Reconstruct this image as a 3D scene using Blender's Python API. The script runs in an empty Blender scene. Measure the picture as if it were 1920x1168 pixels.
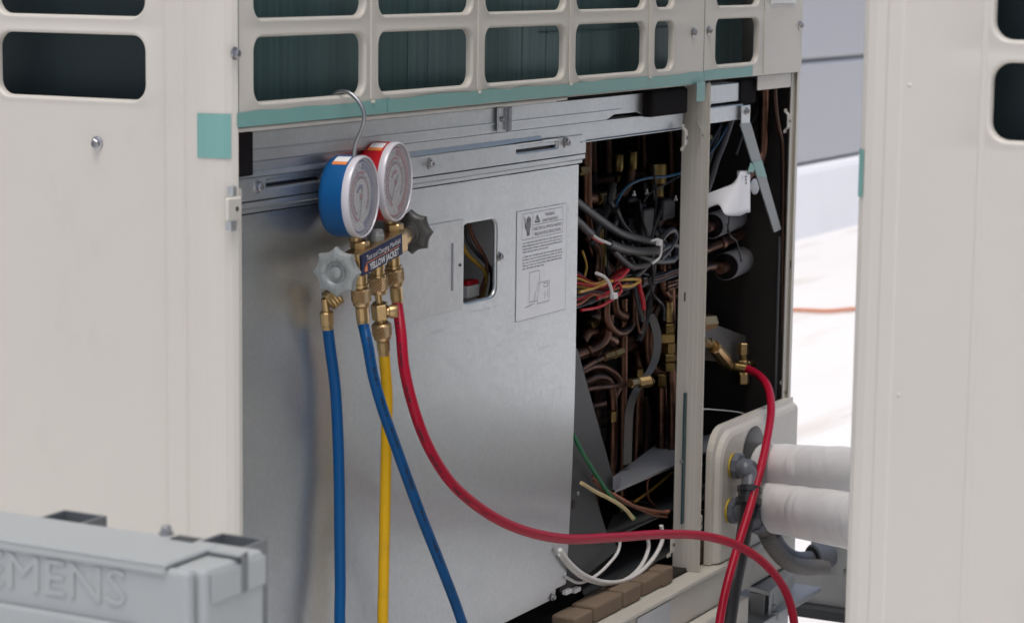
import bpy, math, random
from mathutils import Vector, Matrix
random.seed(7)
R = math.radians
scene = bpy.context.scene
COL = scene.collection

# ------------------------------------------------------------------ camera
FPX = 4526.0                                   # focal length in pixels of a 1920 px wide frame
YAW, PIT, ROLL = R(28.02), R(8.266), R(0.70)
FW = Vector((math.cos(YAW)*math.cos(PIT), math.sin(YAW)*math.cos(PIT), -math.sin(PIT)))
_r = Vector((math.sin(YAW), -math.cos(YAW), 0)); _u = _r.cross(FW)
RT = _r*math.cos(ROLL) + _u*math.sin(ROLL); UP = _u*math.cos(ROLL) - _r*math.sin(ROLL)
CAM = Vector((-1.5914, -1.1038, 1.1822))
cd = bpy.data.cameras.new('camera'); cam = bpy.data.objects.new('camera', cd); COL.objects.link(cam)
cam.matrix_world = Matrix(((RT.x, UP.x, -FW.x, CAM.x), (RT.y, UP.y, -FW.y, CAM.y), (RT.z, UP.z, -FW.z, CAM.z), (0, 0, 0, 1)))
cd.sensor_width = 36; cd.sensor_fit = 'HORIZONTAL'; cd.lens = FPX/1920*36
cd.clip_start = 0.05; cd.clip_end = 500
cd.dof.use_dof = True; cd.dof.focus_distance = 2.42; cd.dof.aperture_fstop = 14.5
scene.camera = cam

# ------------------------------------------------------------------ light
SUN_EL, SUN_AZ = 74, 205                       # azimuth of the sun, counter-clockwise from +X
w = bpy.data.worlds.new('World'); scene.world = w; w.use_nodes = True
nt = w.node_tree; bg = nt.nodes['Background']
sky = nt.nodes.new('ShaderNodeTexSky'); sky.sky_type = 'NISHITA'; sky.sun_disc = False
sky.sun_elevation = R(SUN_EL); sky.sun_rotation = R(90-SUN_AZ)
sky.air_density = 0.8; sky.dust_density = 4.0; sky.ozone_density = 1.0
nt.links.new(sky.outputs[0], bg.inputs[0]); bg.inputs[1].default_value = 0.15
sd = bpy.data.lights.new('sun', 'SUN'); sd.energy = 1.5; sd.angle = R(40); sd.color = (1, 0.975, 0.945)
so = bpy.data.objects.new('sun', sd); COL.objects.link(so)
sdir = Vector((math.cos(R(SUN_EL))*math.cos(R(SUN_AZ)), math.cos(R(SUN_EL))*math.sin(R(SUN_AZ)), math.sin(R(SUN_EL))))
so.rotation_euler = sdir.to_track_quat('Z', 'Y').to_euler(); so.location = (0, 0, 8)
vs = scene.view_settings; vs.view_transform = 'Standard'; vs.look = 'None'; vs.gamma = 1; vs.use_curve_mapping = False
vs.exposure = 0.1

# ------------------------------------------------------------------ survey helpers: a sight line meets a real plane of the place
def ray(px, py): return FW + RT*((px-960)/FPX) - UP*((py-584)/FPX)
def Yp(px, py, y=0.0): d = ray(px, py); return CAM + d*((y-CAM.y)/d.y)
def Xp(px, py, x=0.0): d = ray(px, py); return CAM + d*((x-CAM.x)/d.x)
def Zp(px, py, z=0.0): d = ray(px, py); return CAM + d*((z-CAM.z)/d.z)

# ------------------------------------------------------------------ materials
def mat(name, col, rough=0.5, metal=0.0, var=0.06, vscale=30, bump=0.0, bscale=200, coat=0.0, spec=0.5, col2=None, c2scale=6, c2=(0.55, 0.7), stretch=None):
    m = bpy.data.materials.new(name); m.use_nodes = True
    t = m.node_tree; b = t.nodes['Principled BSDF']; L = t.links.new; N = t.nodes.new
    tc = N('ShaderNodeTexCoord'); mp = N('ShaderNodeMapping'); L(tc.outputs['Object'], mp.inputs[0])
    if stretch: mp.inputs['Scale'].default_value = stretch
    n = N('ShaderNodeTexNoise'); n.inputs['Scale'].default_value = vscale; n.inputs['Detail'].default_value = 5
    L(mp.outputs[0], n.inputs['Vector'])
    mx = N('ShaderNodeMix'); mx.data_type = 'RGBA'
    mx.inputs[6].default_value = tuple(c*(1-var) for c in col)+(1,); mx.inputs[7].default_value = tuple(min(1, c*(1+var)) for c in col)+(1,)
    L(n.outputs['Fac'], mx.inputs[0]); out = mx.outputs[2]
    if col2:
        n2 = N('ShaderNodeTexNoise'); n2.inputs['Scale'].default_value = c2scale; n2.inputs['Detail'].default_value = 8; n2.inputs['Roughness'].default_value = .65
        L(mp.outputs[0], n2.inputs['Vector'])
        rp = N('ShaderNodeMapRange'); rp.inputs[1].default_value = c2[0]; rp.inputs[2].default_value = c2[1]; L(n2.outputs['Fac'], rp.inputs[0])
        m2 = N('ShaderNodeMix'); m2.data_type = 'RGBA'; L(rp.outputs[0], m2.inputs[0]); L(out, m2.inputs[6]); m2.inputs[7].default_value = tuple(col2)+(1,); out = m2.outputs[2]
    L(out, b.inputs['Base Color'])
    b.inputs['Metallic'].default_value = metal; b.inputs['Coat Weight'].default_value = coat; b.inputs['Specular IOR Level'].default_value = spec
    rr = N('ShaderNodeMapRange'); rr.inputs[3].default_value = max(0.02, rough*0.85); rr.inputs[4].default_value = min(1, rough*1.15)
    L(n.outputs['Fac'], rr.inputs[0]); L(rr.outputs[0], b.inputs['Roughness'])
    if bump:
        n3 = N('ShaderNodeTexNoise'); n3.inputs['Scale'].default_value = bscale; n3.inputs['Detail'].default_value = 4; L(mp.outputs[0], n3.inputs['Vector'])
        bp = N('ShaderNodeBump'); bp.inputs['Strength'].default_value = bump; bp.inputs['Distance'].default_value = 0.002
        L(n3.outputs['Fac'], bp.inputs['Height']); L(bp.outputs[0], b.inputs['Normal'])
    return m
def galv(name, col, rough, spangle=90, scratch=0.06):
    m = mat(name, col, rough, metal=0.9, var=0.04, vscale=14)
    t = m.node_tree; b = t.nodes['Principled BSDF']; N = t.nodes.new; L = t.links.new
    tc = N('ShaderNodeTexCoord'); v = N('ShaderNodeTexVoronoi'); v.inputs['Scale'].default_value = spangle; L(tc.outputs['Object'], v.inputs['Vector'])
    n = N('ShaderNodeTexNoise'); n.inputs['Scale'].default_value = 2.2; n.inputs['Detail'].default_value = 3; L(tc.outputs['Object'], n.inputs['Vector'])
    mp = N('ShaderNodeMapping'); mp.inputs['Rotation'].default_value = (0, .5, 0); mp.inputs['Scale'].default_value = (9, 9, 420); L(tc.outputs['Object'], mp.inputs[0])
    sc = N('ShaderNodeTexNoise'); sc.inputs['Scale'].default_value = 1.0; sc.inputs['Detail'].default_value = 2; L(mp.outputs[0], sc.inputs['Vector'])
    sr = N('ShaderNodeMapRange'); sr.inputs[1].default_value = .66; sr.inputs[2].default_value = .78; sr.inputs[4].default_value = .16; L(sc.outputs['Fac'], sr.inputs[0])
    sv = N('ShaderNodeSeparateColor'); L(v.outputs['Color'], sv.inputs[0])
    ad = N('ShaderNodeMath'); ad.operation = 'MULTIPLY_ADD'; L(sv.outputs[0], ad.inputs[0]); ad.inputs[1].default_value = 0.07; ad.inputs[2].default_value = rough-0.04
    ad2 = N('ShaderNodeMath'); ad2.operation = 'MULTIPLY_ADD'; L(n.outputs['Fac'], ad2.inputs[0]); ad2.inputs[1].default_value = 0.10; L(ad.outputs[0], ad2.inputs[2])
    ad3 = N('ShaderNodeMath'); ad3.operation = 'ADD'; L(ad2.outputs[0], ad3.inputs[0]); L(sr.outputs[0], ad3.inputs[1]); L(ad3.outputs[0], b.inputs['Roughness'])
    mix = N('ShaderNodeMix'); mix.data_type = 'RGBA'; mix.blend_type = 'MULTIPLY'; mix.inputs[0].default_value = 1.0
    src = b.inputs['Base Color'].links[0].from_socket; L(src, mix.inputs[6])
    rp = N('ShaderNodeMapRange'); rp.inputs[3].default_value = .965; rp.inputs[4].default_value = 1.03; L(sv.outputs[1], rp.inputs[0])
    cc = N('ShaderNodeCombineColor'); [L(rp.outputs[0], cc.inputs[i]) for i in range(3)]; L(cc.outputs[0], mix.inputs[7]); L(mix.outputs[2], b.inputs['Base Color'])
    return m
M = {}
M['beige'] = mat('beige_paint', (0.598, 0.570, 0.502), 0.42, var=0.03, vscale=5, bump=0.03, bscale=9, col2=(0.49, 0.465, 0.40), c2scale=6, c2=(0.58, 1.0), stretch=(1.6, 1.6, .9))
M['beige2'] = mat('beige_paint_worn', (0.55, 0.528, 0.465), 0.45, var=0.05, vscale=25, bump=0.05, bscale=600, col2=(0.36, 0.32, 0.28), c2scale=22, c2=(0.62, 0.85))
M['galv'] = galv('galvanised_sheet', (0.525, 0.556, 0.562), 0.305, 300); M['galv_p'] = galv('bright_plate', (0.72, 0.74, 0.745), 0.50, 160)
M['galv_b'] = galv('galvanised_beam', (0.52, 0.55, 0.56), 0.36, 260)
M['galv_m'] = galv('grey_galvanised', (0.40, 0.415, 0.43), 0.40, 260)
M['galv_d'] = galv('dull_galvanised', (0.30, 0.31, 0.33), 0.42, 120)
M['steel'] = mat('screw_steel', (0.42, 0.42, 0.43), 0.33, metal=1, var=0.2, vscale=300)
M['hook'] = mat('plated_wire', (0.33, 0.34, 0.35), 0.35, metal=0.9)
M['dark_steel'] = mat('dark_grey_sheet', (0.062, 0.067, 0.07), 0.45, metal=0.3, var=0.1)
M['brass'] = mat('brass', (0.50, 0.355, 0.175), 0.34, metal=1, var=0.12, vscale=120, col2=(0.36, 0.22, 0.09), c2scale=60, c2=(0.5, 0.8))
M['brass_d'] = mat('darkened_brass', (0.32, 0.225, 0.085), 0.38, metal=1, var=0.2, vscale=120, col2=(0.14, 0.095, 0.045), c2scale=60, c2=(0.45, 0.72))  # darker brass, mainly for bay fittings: shade put into the colour
M['copper'] = mat('aged_copper', (0.19, 0.098, 0.066), 0.36, metal=1, var=0.25, vscale=60, col2=(0.065, 0.04, 0.03), c2scale=35, c2=(0.45, 0.7))
M['black'] = mat('black_plastic', (0.014, 0.014, 0.015), 0.42, var=0.1)
M['lining'] = mat('black_lining', (0.016, 0.013, 0.011), 0.75, var=0.2, vscale=40)
M['vessel'] = mat('black_vessel', (0.018, 0.017, 0.017), 0.35, var=0.2, vscale=30)
M['brace'] = mat('dull_brace', (0.235, 0.255, 0.26), 0.45, metal=0.45, var=0.1, vscale=80)
M['trayg'] = mat('tray_zinc', (0.30, 0.32, 0.35), 0.45, metal=0.4, var=0.2, vscale=60)
M['copper_shade'] = mat('shaded_copper', (0.085, 0.050, 0.037), 0.42, metal=0.8, var=0.3, vscale=60)  # copper with the bay's shade put into the colour
M['foam'] = mat('black_foam', (0.012, 0.010, 0.011), 0.95, var=0.3, vscale=400, bump=0.6, bscale=900, spec=0.1)
M['greyfoam'] = mat('grey_foam_sleeve', (0.17, 0.17, 0.178), 0.85, var=0.1, vscale=200, bump=0.3, bscale=500)
M['cable'] = mat('grey_cable', (0.045, 0.045, 0.048), 0.36, var=0.12)
M['wire_r'] = mat('red_wire', (0.45, 0.015, 0.025), 0.35); M['wire_y'] = mat('yellow_wire', (0.55, 0.33, 0.06), 0.4)
M['wire_k'] = mat('black_wire', (0.02, 0.02, 0.023), 0.35); M['wire_b'] = mat('blue_wire', (0.015, 0.10, 0.20), 0.4)
M['wire_g'] = mat('green_wire', (0.01, 0.16, 0.06), 0.38); M['wire_c'] = mat('cream_wire', (0.62, 0.50, 0.25), 0.45)
M['wire_n'] = mat('brown_wire', (0.20, 0.075, 0.04), 0.45); M['wire_w'] = mat('white_cable', (0.72, 0.71, 0.68), 0.38)
M['wire_o'] = mat('salmon_wire', (0.60, 0.22, 0.12), 0.45)
M['tie'] = mat('nylon_tie', (0.74, 0.74, 0.72), 0.45)
M['hose_b'] = mat('blue_hose', (0.001, 0.080, 0.245), 0.38, spec=0.22, col2=(0.010, 0.055, 0.13), c2scale=28, c2=(0.55, 0.75), var=0.06, vscale=60); M['hose_y'] = mat('yellow_hose', (0.74, 0.42, 0.008), 0.40, spec=0.25, col2=(0.52, 0.30, 0.02), c2scale=28, c2=(0.55, 0.78), var=0.05, vscale=60)
M['hose_r'] = mat('red_hose', (0.40, 0.006, 0.030), 0.34, spec=0.25, col2=(0.21, 0.012, 0.022), c2scale=28, c2=(0.55, 0.75), var=0.07, vscale=60)
M['print'] = mat('black_print', (0.012, 0.012, 0.02), 0.6)
M['gblue'] = mat('blue_case', (0.003, 0.085, 0.25), 0.38, spec=0.3); M['gred'] = mat('red_case', (0.42, 0.006, 0.014), 0.36, spec=0.3)
M['dial'] = mat('dial_white', (0.94, 0.94, 0.94), 0.6); M['dred'] = mat('dial_red', (0.62, 0.20, 0.24), 0.6); M['dblue'] = mat('dial_blue', (0.16, 0.19, 0.42), 0.6)
M['dpink'] = mat('dial_pink', (0.52, 0.24, 0.25), 0.6); M['dblack'] = mat('dial_black', (0.05, 0.05, 0.06), 0.6)
M['bezel'] = mat('clear_bezel', (0.62, 0.60, 0.63), 0.22, coat=0.3)
M['knob_s'] = mat('grey_knob', (0.29, 0.31, 0.30), 0.40, metal=0.25, var=0.12, vscale=200, bump=0.12, bscale=500)
M['knob_k'] = mat('dark_knob', (0.075, 0.075, 0.07), 0.45, metal=0.2, var=0.15, vscale=200, bump=0.12, bscale=500)
M['navy'] = mat('navy_plate', (0.012, 0.020, 0.075), 0.55, spec=0.15); M['white'] = mat('white_print', (0.78, 0.78, 0.76), 0.5); M['orange'] = mat('orange_print', (0.75, 0.23, 0.05), 0.5)
M['tape'] = mat('green_tape', (0.175, 0.375, 0.34), 0.42, var=0.08, vscale=22, bump=0.12, bscale=60, col2=(0.26, 0.45, 0.415), c2scale=9, c2=(0.55, 0.75))
M['coil'] = None
M['label'] = mat('label_film', (0.57, 0.59, 0.605), 0.36, metal=0.88, var=0.02); M['ink'] = mat('label_ink', (0.23, 0.235, 0.24), 0.6)
M['tan'] = mat('tan_block', (0.19, 0.14, 0.095), 0.85, var=0.12, vscale=60, bump=0.2, bscale=300)
M['wrap'] = None
M['conduit'] = mat('grey_conduit', (0.115, 0.125, 0.145), 0.40, var=0.06); M['conduit_d'] = mat('dark_conduit', (0.026, 0.027, 0.030), 0.38)
M['yel'] = mat('yellow_ring', (0.50, 0.36, 0.03), 0.5)
M['boxgrey'] = mat('grey_enamel', (0.355, 0.378, 0.372), 0.42, var=0.03, vscale=12, bump=0.05, bscale=500); M['strut'] = mat('strut_steel', (0.20, 0.215, 0.22), 0.5, metal=0.5, var=0.15, vscale=60)
M['strut_d'] = mat('dark_steel_beam', (0.05, 0.055, 0.06), 0.5, metal=0.3, var=0.15)
M['ribbed'] = mat('ribbed_conduit', (0.16, 0.152, 0.14), 0.5, var=0.08)
M['paper'] = mat('paper', (0.62, 0.63, 0.66), 0.8, var=0.02)
M['standm'] = galv('stand_galvanised', (0.40, 0.41, 0.41), 0.5, 70)
M['roof'] = mat('roof_membrane', (0.80, 0.785, 0.755), 0.85, var=0.06, vscale=1.2, col2=(0.46, 0.39, 0.32), c2scale=1.1, c2=(0.56, 0.85), stretch=(0.35, 2.6, 1))
M['wallgap'] = mat('wall_joint', (0.16, 0.165, 0.18), 0.6); M['wall'] = mat('wall_panel', (0.43, 0.437, 0.458), 0.42, metal=0.15, var=0.03, vscale=2); M['curb'] = mat('white_flashing', (0.90, 0.90, 0.91), 0.7, var=0.03, vscale=4)
M['cord'] = mat('orange_cord', (0.62, 0.26, 0.15), 0.5)
M['teal'] = mat('teal_film', (0.03, 0.075, 0.085), 0.4)
M['pane'] = mat('bracket_grey', (0.13, 0.125, 0.118), 0.5, metal=0.3)
def coil_mat():
    m = mat('coil_fins', (0.020, 0.048, 0.050), 0.42, metal=0.35, var=0.3, vscale=3.0)
    t = m.node_tree; b = t.nodes['Principled BSDF']; N = t.nodes.new; L = t.links.new
    tc = N('ShaderNodeTexCoord'); mp = N('ShaderNodeMapping'); mp.inputs['Scale'].default_value = (34, 34, .5); L(tc.outputs['Object'], mp.inputs[0])
    n = N('ShaderNodeTexNoise'); n.inputs['Scale'].default_value = 4; n.inputs['Detail'].default_value = 6; L(mp.outputs[0], n.inputs['Vector'])
    cr = N('ShaderNodeValToRGB'); cr.color_ramp.elements[0].position = .35; cr.color_ramp.elements[0].color = (0.042, 0.094, 0.097, 1)
    cr.color_ramp.elements[1].position = .75; cr.color_ramp.elements[1].color = (0.076, 0.156, 0.146, 1); L(n.outputs['Fac'], cr.inputs[0]); L(cr.outputs[0], b.inputs['Base Color'])
    bp = N('ShaderNodeBump'); bp.inputs['Strength'].default_value = .15; bp.inputs['Distance'].default_value = .001; L(n.outputs['Fac'], bp.inputs['Height']); L(bp.outputs[0], b.inputs['Normal'])
    return m
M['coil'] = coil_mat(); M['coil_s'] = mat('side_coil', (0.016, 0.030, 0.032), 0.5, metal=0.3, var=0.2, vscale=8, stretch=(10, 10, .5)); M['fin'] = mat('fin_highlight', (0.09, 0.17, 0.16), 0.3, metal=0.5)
def wrap_mat():
    m = mat('white_wrap', (0.92, 0.92, 0.91), 0.48, var=0.03, vscale=20)
    t = m.node_tree; b = t.nodes['Principled BSDF']; N = t.nodes.new; L = t.links.new
    tc = N('ShaderNodeTexCoord'); mp = N('ShaderNodeMapping'); mp.inputs['Scale'].default_value = (9, 13, 7); mp.inputs['Rotation'].default_value = (0.9, 0.3, 0.2); L(tc.outputs['Object'], mp.inputs[0])
    n = N('ShaderNodeTexNoise'); n.inputs['Scale'].default_value = 1.6; n.inputs['Detail'].default_value = 2; n.inputs['Distortion'].default_value = 1.2; L(mp.outputs[0], n.inputs['Vector'])
    bp = N('ShaderNodeBump'); bp.inputs['Strength'].default_value = .5; bp.inputs['Distance'].default_value = .007; L(n.outputs['Fac'], bp.inputs['Height']); L(bp.outputs[0], b.inputs['Normal'])
    return m
M['wrap'] = wrap_mat()
def knurl_mat():
    m = mat('knurled_brass', (0.52, 0.365, 0.20), 0.38, metal=1, var=0.1, vscale=150)
    return m
M['knurl'] = knurl_mat()
def lens_mat():
    m = bpy.data.materials.new('gauge_lens'); m.use_nodes = True; t = m.node_tree; t.nodes.clear(); N = t.nodes.new; L = t.links.new
    o = N('ShaderNodeOutputMaterial'); mx = N('ShaderNodeMixShader'); tr = N('ShaderNodeBsdfTransparent'); gl = N('ShaderNodeBsdfGlossy'); gl.inputs['Roughness'].default_value = .08
    n = N('ShaderNodeTexNoise'); n.inputs['Scale'].default_value = 130; n.inputs['Detail'].default_value = 3
    bp = N('ShaderNodeBump'); bp.inputs['Strength'].default_value = .25; bp.inputs['Distance'].default_value = .002; L(n.outputs['Fac'], bp.inputs['Height']); L(bp.outputs[0], gl.inputs['Normal'])
    fr = N('ShaderNodeFresnel'); fr.inputs[0].default_value = 1.22
    tr.inputs[0].default_value = (.985, .985, .99, 1); L(fr.outputs[0], mx.inputs[0]); L(tr.outputs[0], mx.inputs[1]); L(gl.outputs[0], mx.inputs[2]); df = N('ShaderNodeBsdfDiffuse'); df.inputs[0].default_value = (.85, .85, .87, 1); m2 = N('ShaderNodeMixShader')
    hz = N('ShaderNodeTexNoise'); hz.inputs['Scale'].default_value = 60; hz.inputs['Detail'].default_value = 6; hr_ = N('ShaderNodeMapRange'); hr_.inputs[1].default_value = .42; hr_.inputs[2].default_value = .72; hr_.inputs[3].default_value = .10; hr_.inputs[4].default_value = .48
    L(hz.outputs['Fac'], hr_.inputs[0]); L(hr_.outputs[0], m2.inputs[0]); L(mx.outputs[0], m2.inputs[1]); L(df.outputs[0], m2.inputs[2]); L(m2.outputs[0], o.inputs[0])
    return m
M['lens'] = lens_mat()

# ------------------------------------------------------------------ mesh helpers
def thing(name, label, cat, loc=(0, 0, 0), group=None):
    o = bpy.data.objects.new(name, None); COL.objects.link(o); o.location = loc; o.empty_display_size = .05
    o['label'] = label; o['category'] = cat
    if group: o['group'] = group
    return o
def tag(o, label, cat, group=None):
    o['label'] = label; o['category'] = cat
    if group: o['group'] = group
    return o
def adopt(o, parent):
    if parent is not None:
        o.parent = parent
        p = parent; mw = Matrix.Identity(4)
        while p is not None: mw = p.matrix_basis.copy() @ mw if p.parent is None else p.matrix_parent_inverse @ p.matrix_basis @ mw; p = p.parent
        o.matrix_parent_inverse = mw.inverted()
    return o
def mesh(name, verts, faces, m, parent=None, smooth=False, bevel=0, seg=2, angle=30):
    me = bpy.data.meshes.new(name); me.from_pydata([tuple(v) for v in verts], [], faces); me.update()
    if smooth:
        me.polygons.foreach_set('use_smooth', [True]*len(me.polygons)); me.set_sharp_from_angle(angle=R(45))
    o = bpy.data.objects.new(name, me); COL.objects.link(o); me.materials.append(M[m] if isinstance(m, str) else m)
    if bevel:
        b = o.modifiers.new('bevel', 'BEVEL'); b.width = bevel; b.segments = seg; b.limit_method = 'ANGLE'; b.angle_limit = R(angle)
    return adopt(o, parent)
BOXF = [(0, 3, 2, 1), (4, 5, 6, 7), (0, 1, 5, 4), (1, 2, 6, 5), (2, 3, 7, 6), (3, 0, 4, 7)]
def box(name, x0, x1, y0, y1, z0, z1, m, parent=None, bevel=0.0008):
    v = [(x0, y0, z0), (x1, y0, z0), (x1, y1, z0), (x0, y1, z0), (x0, y0, z1), (x1, y0, z1), (x1, y1, z1), (x0, y1, z1)]
    return mesh(name, v, BOXF, m, parent, bevel=bevel)
def plate(name, pts, th, m, parent=None, bevel=0.0004):
    """flat sheet through coplanar points, thickness vector th"""
    n = len(pts); pts = [Vector(p) for p in pts]; th = Vector(th)
    nrm = Vector((0, 0, 0))
    for i in range(n): nrm += pts[i].cross(pts[(i+1) % n])
    v = pts + [p+th for p in pts]
    if nrm.dot(th) > 0: f = [tuple(range(n-1, -1, -1)), tuple(range(n, 2*n))] + [(i, (i+1) % n, n+(i+1) % n, n+i) for i in range(n)]
    else: f = [tuple(range(n)), tuple(range(2*n-1, n-1, -1))] + [((i+1) % n, i, n+i, n+(i+1) % n) for i in range(n)]
    return mesh(name, v, f, m, parent, bevel=bevel)
def extr(name, prof, z0, z1, m, parent=None, th=0.0012, bevel=0, lean=0):
    """open profile of (x,y) swept up in z as a bent sheet of thickness th (to the left of travel)"""
    P = [Vector(p) for p in prof]; n = len(P); off = []
    for i in range(n):
        d1 = (P[i]-P[i-1]).normalized() if i else (P[1]-P[0]).normalized(); d2 = (P[i+1]-P[i]).normalized() if i < n-1 else d1
        nn = Vector((-(d1+d2).y, (d1+d2).x)); nn.normalize(); c = max(.35, nn.dot(Vector((-d1.y, d1.x)))); off.append(P[i]+nn*th/c)
    ring = P + off[::-1]; k = len(ring)
    v = [(p.x, p.y, z0) for p in ring] + [(p.x, p.y, z1) for p in ring]
    f = [(i, (i+1) % k, k+(i+1) % k, k+i) for i in range(k)]
    for i in range(n-1): f += [(i, i+1, k-2-i, k-1-i)[::-1], (k+i, k+i+1, k+k-2-i, k+k-1-i)]
    return mesh(name, v, f, m, parent, bevel=bevel)
def crom(pts, n=8):
    P = [Vector(p) for p in pts]; P = [P[0]*2-P[1]] + P + [P[-1]*2-P[-2]]; out = []
    for i in range(1, len(P)-2):
        a, b, c, d = P[i-1:i+3]
        ta = max(1e-6, (b-a).length**.5); tb = max(1e-6, (c-b).length**.5); tc_ = max(1e-6, (d-c).length**.5)
        m1 = (c-b) + ((b-a)/ta-(c-a)/(ta+tb))*tb; m2 = (c-b) + ((d-c)/tc_-(d-b)/(tb+tc_))*tb
        for k in range(n):
            t = k/n; out.append(b*(2*t**3-3*t*t+1)+m1*(t**3-2*t*t+t)+c*(-2*t**3+3*t*t)+m2*(t**3-t*t))
    out.append(P[-2]); return out
def frames(pts):
    T = [(pts[min(i+1, len(pts)-1)]-pts[max(i-1, 0)]).normalized() for i in range(len(pts))]
    n = T[0].orthogonal().normalized(); N = [n]
    for i in range(1, len(pts)):
        n = (n - T[i]*n.dot(T[i])); n = n.normalized() if n.length > 1e-6 else T[i].orthogonal().normalized(); N.append(n)
    return T, N
def tube(name, pts, r, m, parent=None, seg=12, n=8, smooth_path=True, flat=1.0, ridge=None):
    P = crom(pts, n) if smooth_path else [Vector(p) for p in pts]
    T, N = frames(P); v = []; f = []
    for i, p in enumerate(P):
        b = T[i].cross(N[i]); rr = r(i/(len(P)-1)) if callable(r) else r
        if ridge and i % 2: rr *= ridge
        v += [p+(N[i]*math.cos(2*math.pi*k/seg)+b*flat*math.sin(2*math.pi*k/seg))*rr for k in range(seg)]
    for i in range(len(P)-1):
        f += [(i*seg+k, i*seg+(k+1) % seg, (i+1)*seg+(k+1) % seg, (i+1)*seg+k) for k in range(seg)]
    f += [tuple(range(seg-1, -1, -1)), tuple(range((len(P)-1)*seg, len(P)*seg))]
    return mesh(name, v, f, m, parent, smooth=True)
def lathe(name, prof, o, ax, m, parent=None, seg=20, smooth=True, bevel=0, rot=0.0):
    """prof: (radius, height along ax) from o"""
    o = Vector(o); ax = Vector(ax).normalized(); a = ax.orthogonal().normalized(); b = ax.cross(a); v = []; f = []
    for r, h in prof: v += [o+ax*h+(a*math.cos(2*math.pi*k/seg+rot)+b*math.sin(2*math.pi*k/seg+rot))*max(r, 1e-5) for k in range(seg)]
    n = len(prof)
    for i in range(n-1): f += [(i*seg+k, i*seg+(k+1) % seg, (i+1)*seg+(k+1) % seg, (i+1)*seg+k) for k in range(seg)]
    f += [tuple(range(seg-1, -1, -1)), tuple(range((n-1)*seg, n*seg))]
    return mesh(name, v, f, m, parent, smooth=smooth, bevel=bevel)
def hexn(name, o, ax, r, h, m, parent=None, seg=6, rot=0.0):
    c = min(r*.12, h*.2)
    return lathe(name, [(r-c, 0), (r, c), (r, h-c), (r-c, h)], o, ax, m, parent, seg=seg, smooth=False, rot=rot)
def knurled(name, o, ax, r, h, parent=None):
    """cylinder with real diamond teeth"""
    o = Vector(o); ax = Vector(ax).normalized(); a = ax.orthogonal().normalized(); b = ax.cross(a); seg = 36; rows = 9; v = []; f = []
    prof = [(r*.80, 0, 0), (r*.93, h*.06, 0)]
    prof += [(r, h*(.12+.60*i/(rows-1)), 1+i) for i in range(rows)] + [(r*.95, h*.78, 0), (r*.90, h*.80, 0), (r*.90, h*.96, 0), (r*.82, h, 0)]
    for rr, hh, kk in prof:
        for k in range(seg):
            q = rr*(1 + (0.055 if (k+kk) % 2 else -0.03)) if kk else rr
            t = 2*math.pi*k/seg; v.append(o+ax*hh+(a*math.cos(t)+b*math.sin(t))*q)
    n = len(prof)
    for i in range(n-1): f += [(i*seg+k, i*seg+(k+1) % seg, (i+1)*seg+(k+1) % seg, (i+1)*seg+k) for k in range(seg)]
    f += [tuple(range(seg-1, -1, -1)), tuple(range((n-1)*seg, n*seg))]
    return mesh(name, v, f, 'knurl', parent)
_screw = {}
def screw(pos, parent, axis='-Y', r=0.0045, rec=True):
    if 'me' not in _screw:
        v = []; f = []
        def ring(rr, h, s=18, hexa=False):
            st = len(v)
            for k in range(s):
                t = 2*math.pi*k/s; q = rr
                if hexa: q = rr*math.cos(math.pi/6)/math.cos((t % (math.pi/3))-math.pi/6)
                v.append((q*math.cos(t), q*math.sin(t), h))
            return st
        rs = [ring(1.35, -.05), ring(1.35, .12), ring(1.02, .32), ring(.92, .34, hexa=True), ring(.92, .95, hexa=True), ring(.78, 1.1, hexa=True), ring(.5, 1.08), ring(.42, .75)]
        for i in range(len(rs)-1): f += [(rs[i]+k, rs[i]+(k+1) % 18, rs[i+1]+(k+1) % 18, rs[i+1]+k) for k in range(18)]
        f += [tuple(rs[-1]+k for k in range(18))]
        me = bpy.data.meshes.new('screw'); me.from_pydata(v, [], f); me.materials.append(M['steel']); _screw['me'] = me
    o = bpy.data.objects.new('screw', _screw['me']); COL.objects.link(o)
    o.location = pos; o.scale = (r, r, r)
    d = {'-Y': Vector((0, -1, 0)), '-X': Vector((-1, 0, 0)), '+Z': Vector((0, 0, 1))}[axis]
    o.rotation_euler = d.to_track_quat('Z', 'Y').to_euler(); o.rotation_euler.rotate_axis('Z', random.uniform(0, 1))
    return adopt(o, parent)
def text(name, s, o, ax, up, size, m, parent=None, ext=0.0, width=None, align='LEFT', bold=0.0):
    cu = bpy.data.curves.new('t', 'FONT'); cu.body = s; cu.size = size; cu.align_x = align; cu.extrude = ext; cu.offset = bold; cu.resolution_u = 2
    tmp = bpy.data.objects.new('t', cu); COL.objects.link(tmp)
    dg = bpy.context.evaluated_depsgraph_get(); me = bpy.data.meshes.new_from_object(tmp.evaluated_get(dg)); bpy.data.objects.remove(tmp)
    ax = Vector(ax).normalized(); up = Vector(up).normalized(); nn = ax.cross(up); o = Vector(o)
    xs = [v.co.x for v in me.vertices]; wdt = (max(xs)-min(xs)) or 1; sx = width/wdt if width else 1
    for v in me.vertices: c = v.co.copy(); v.co = o+ax*c.x*sx+up*c.y+nn*c.z
    me.materials.clear(); me.materials.append(M[m]); me.update(); me.name = name
    ob = bpy.data.objects.new(name, me); COL.objects.link(ob); return adopt(ob, parent)
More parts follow.
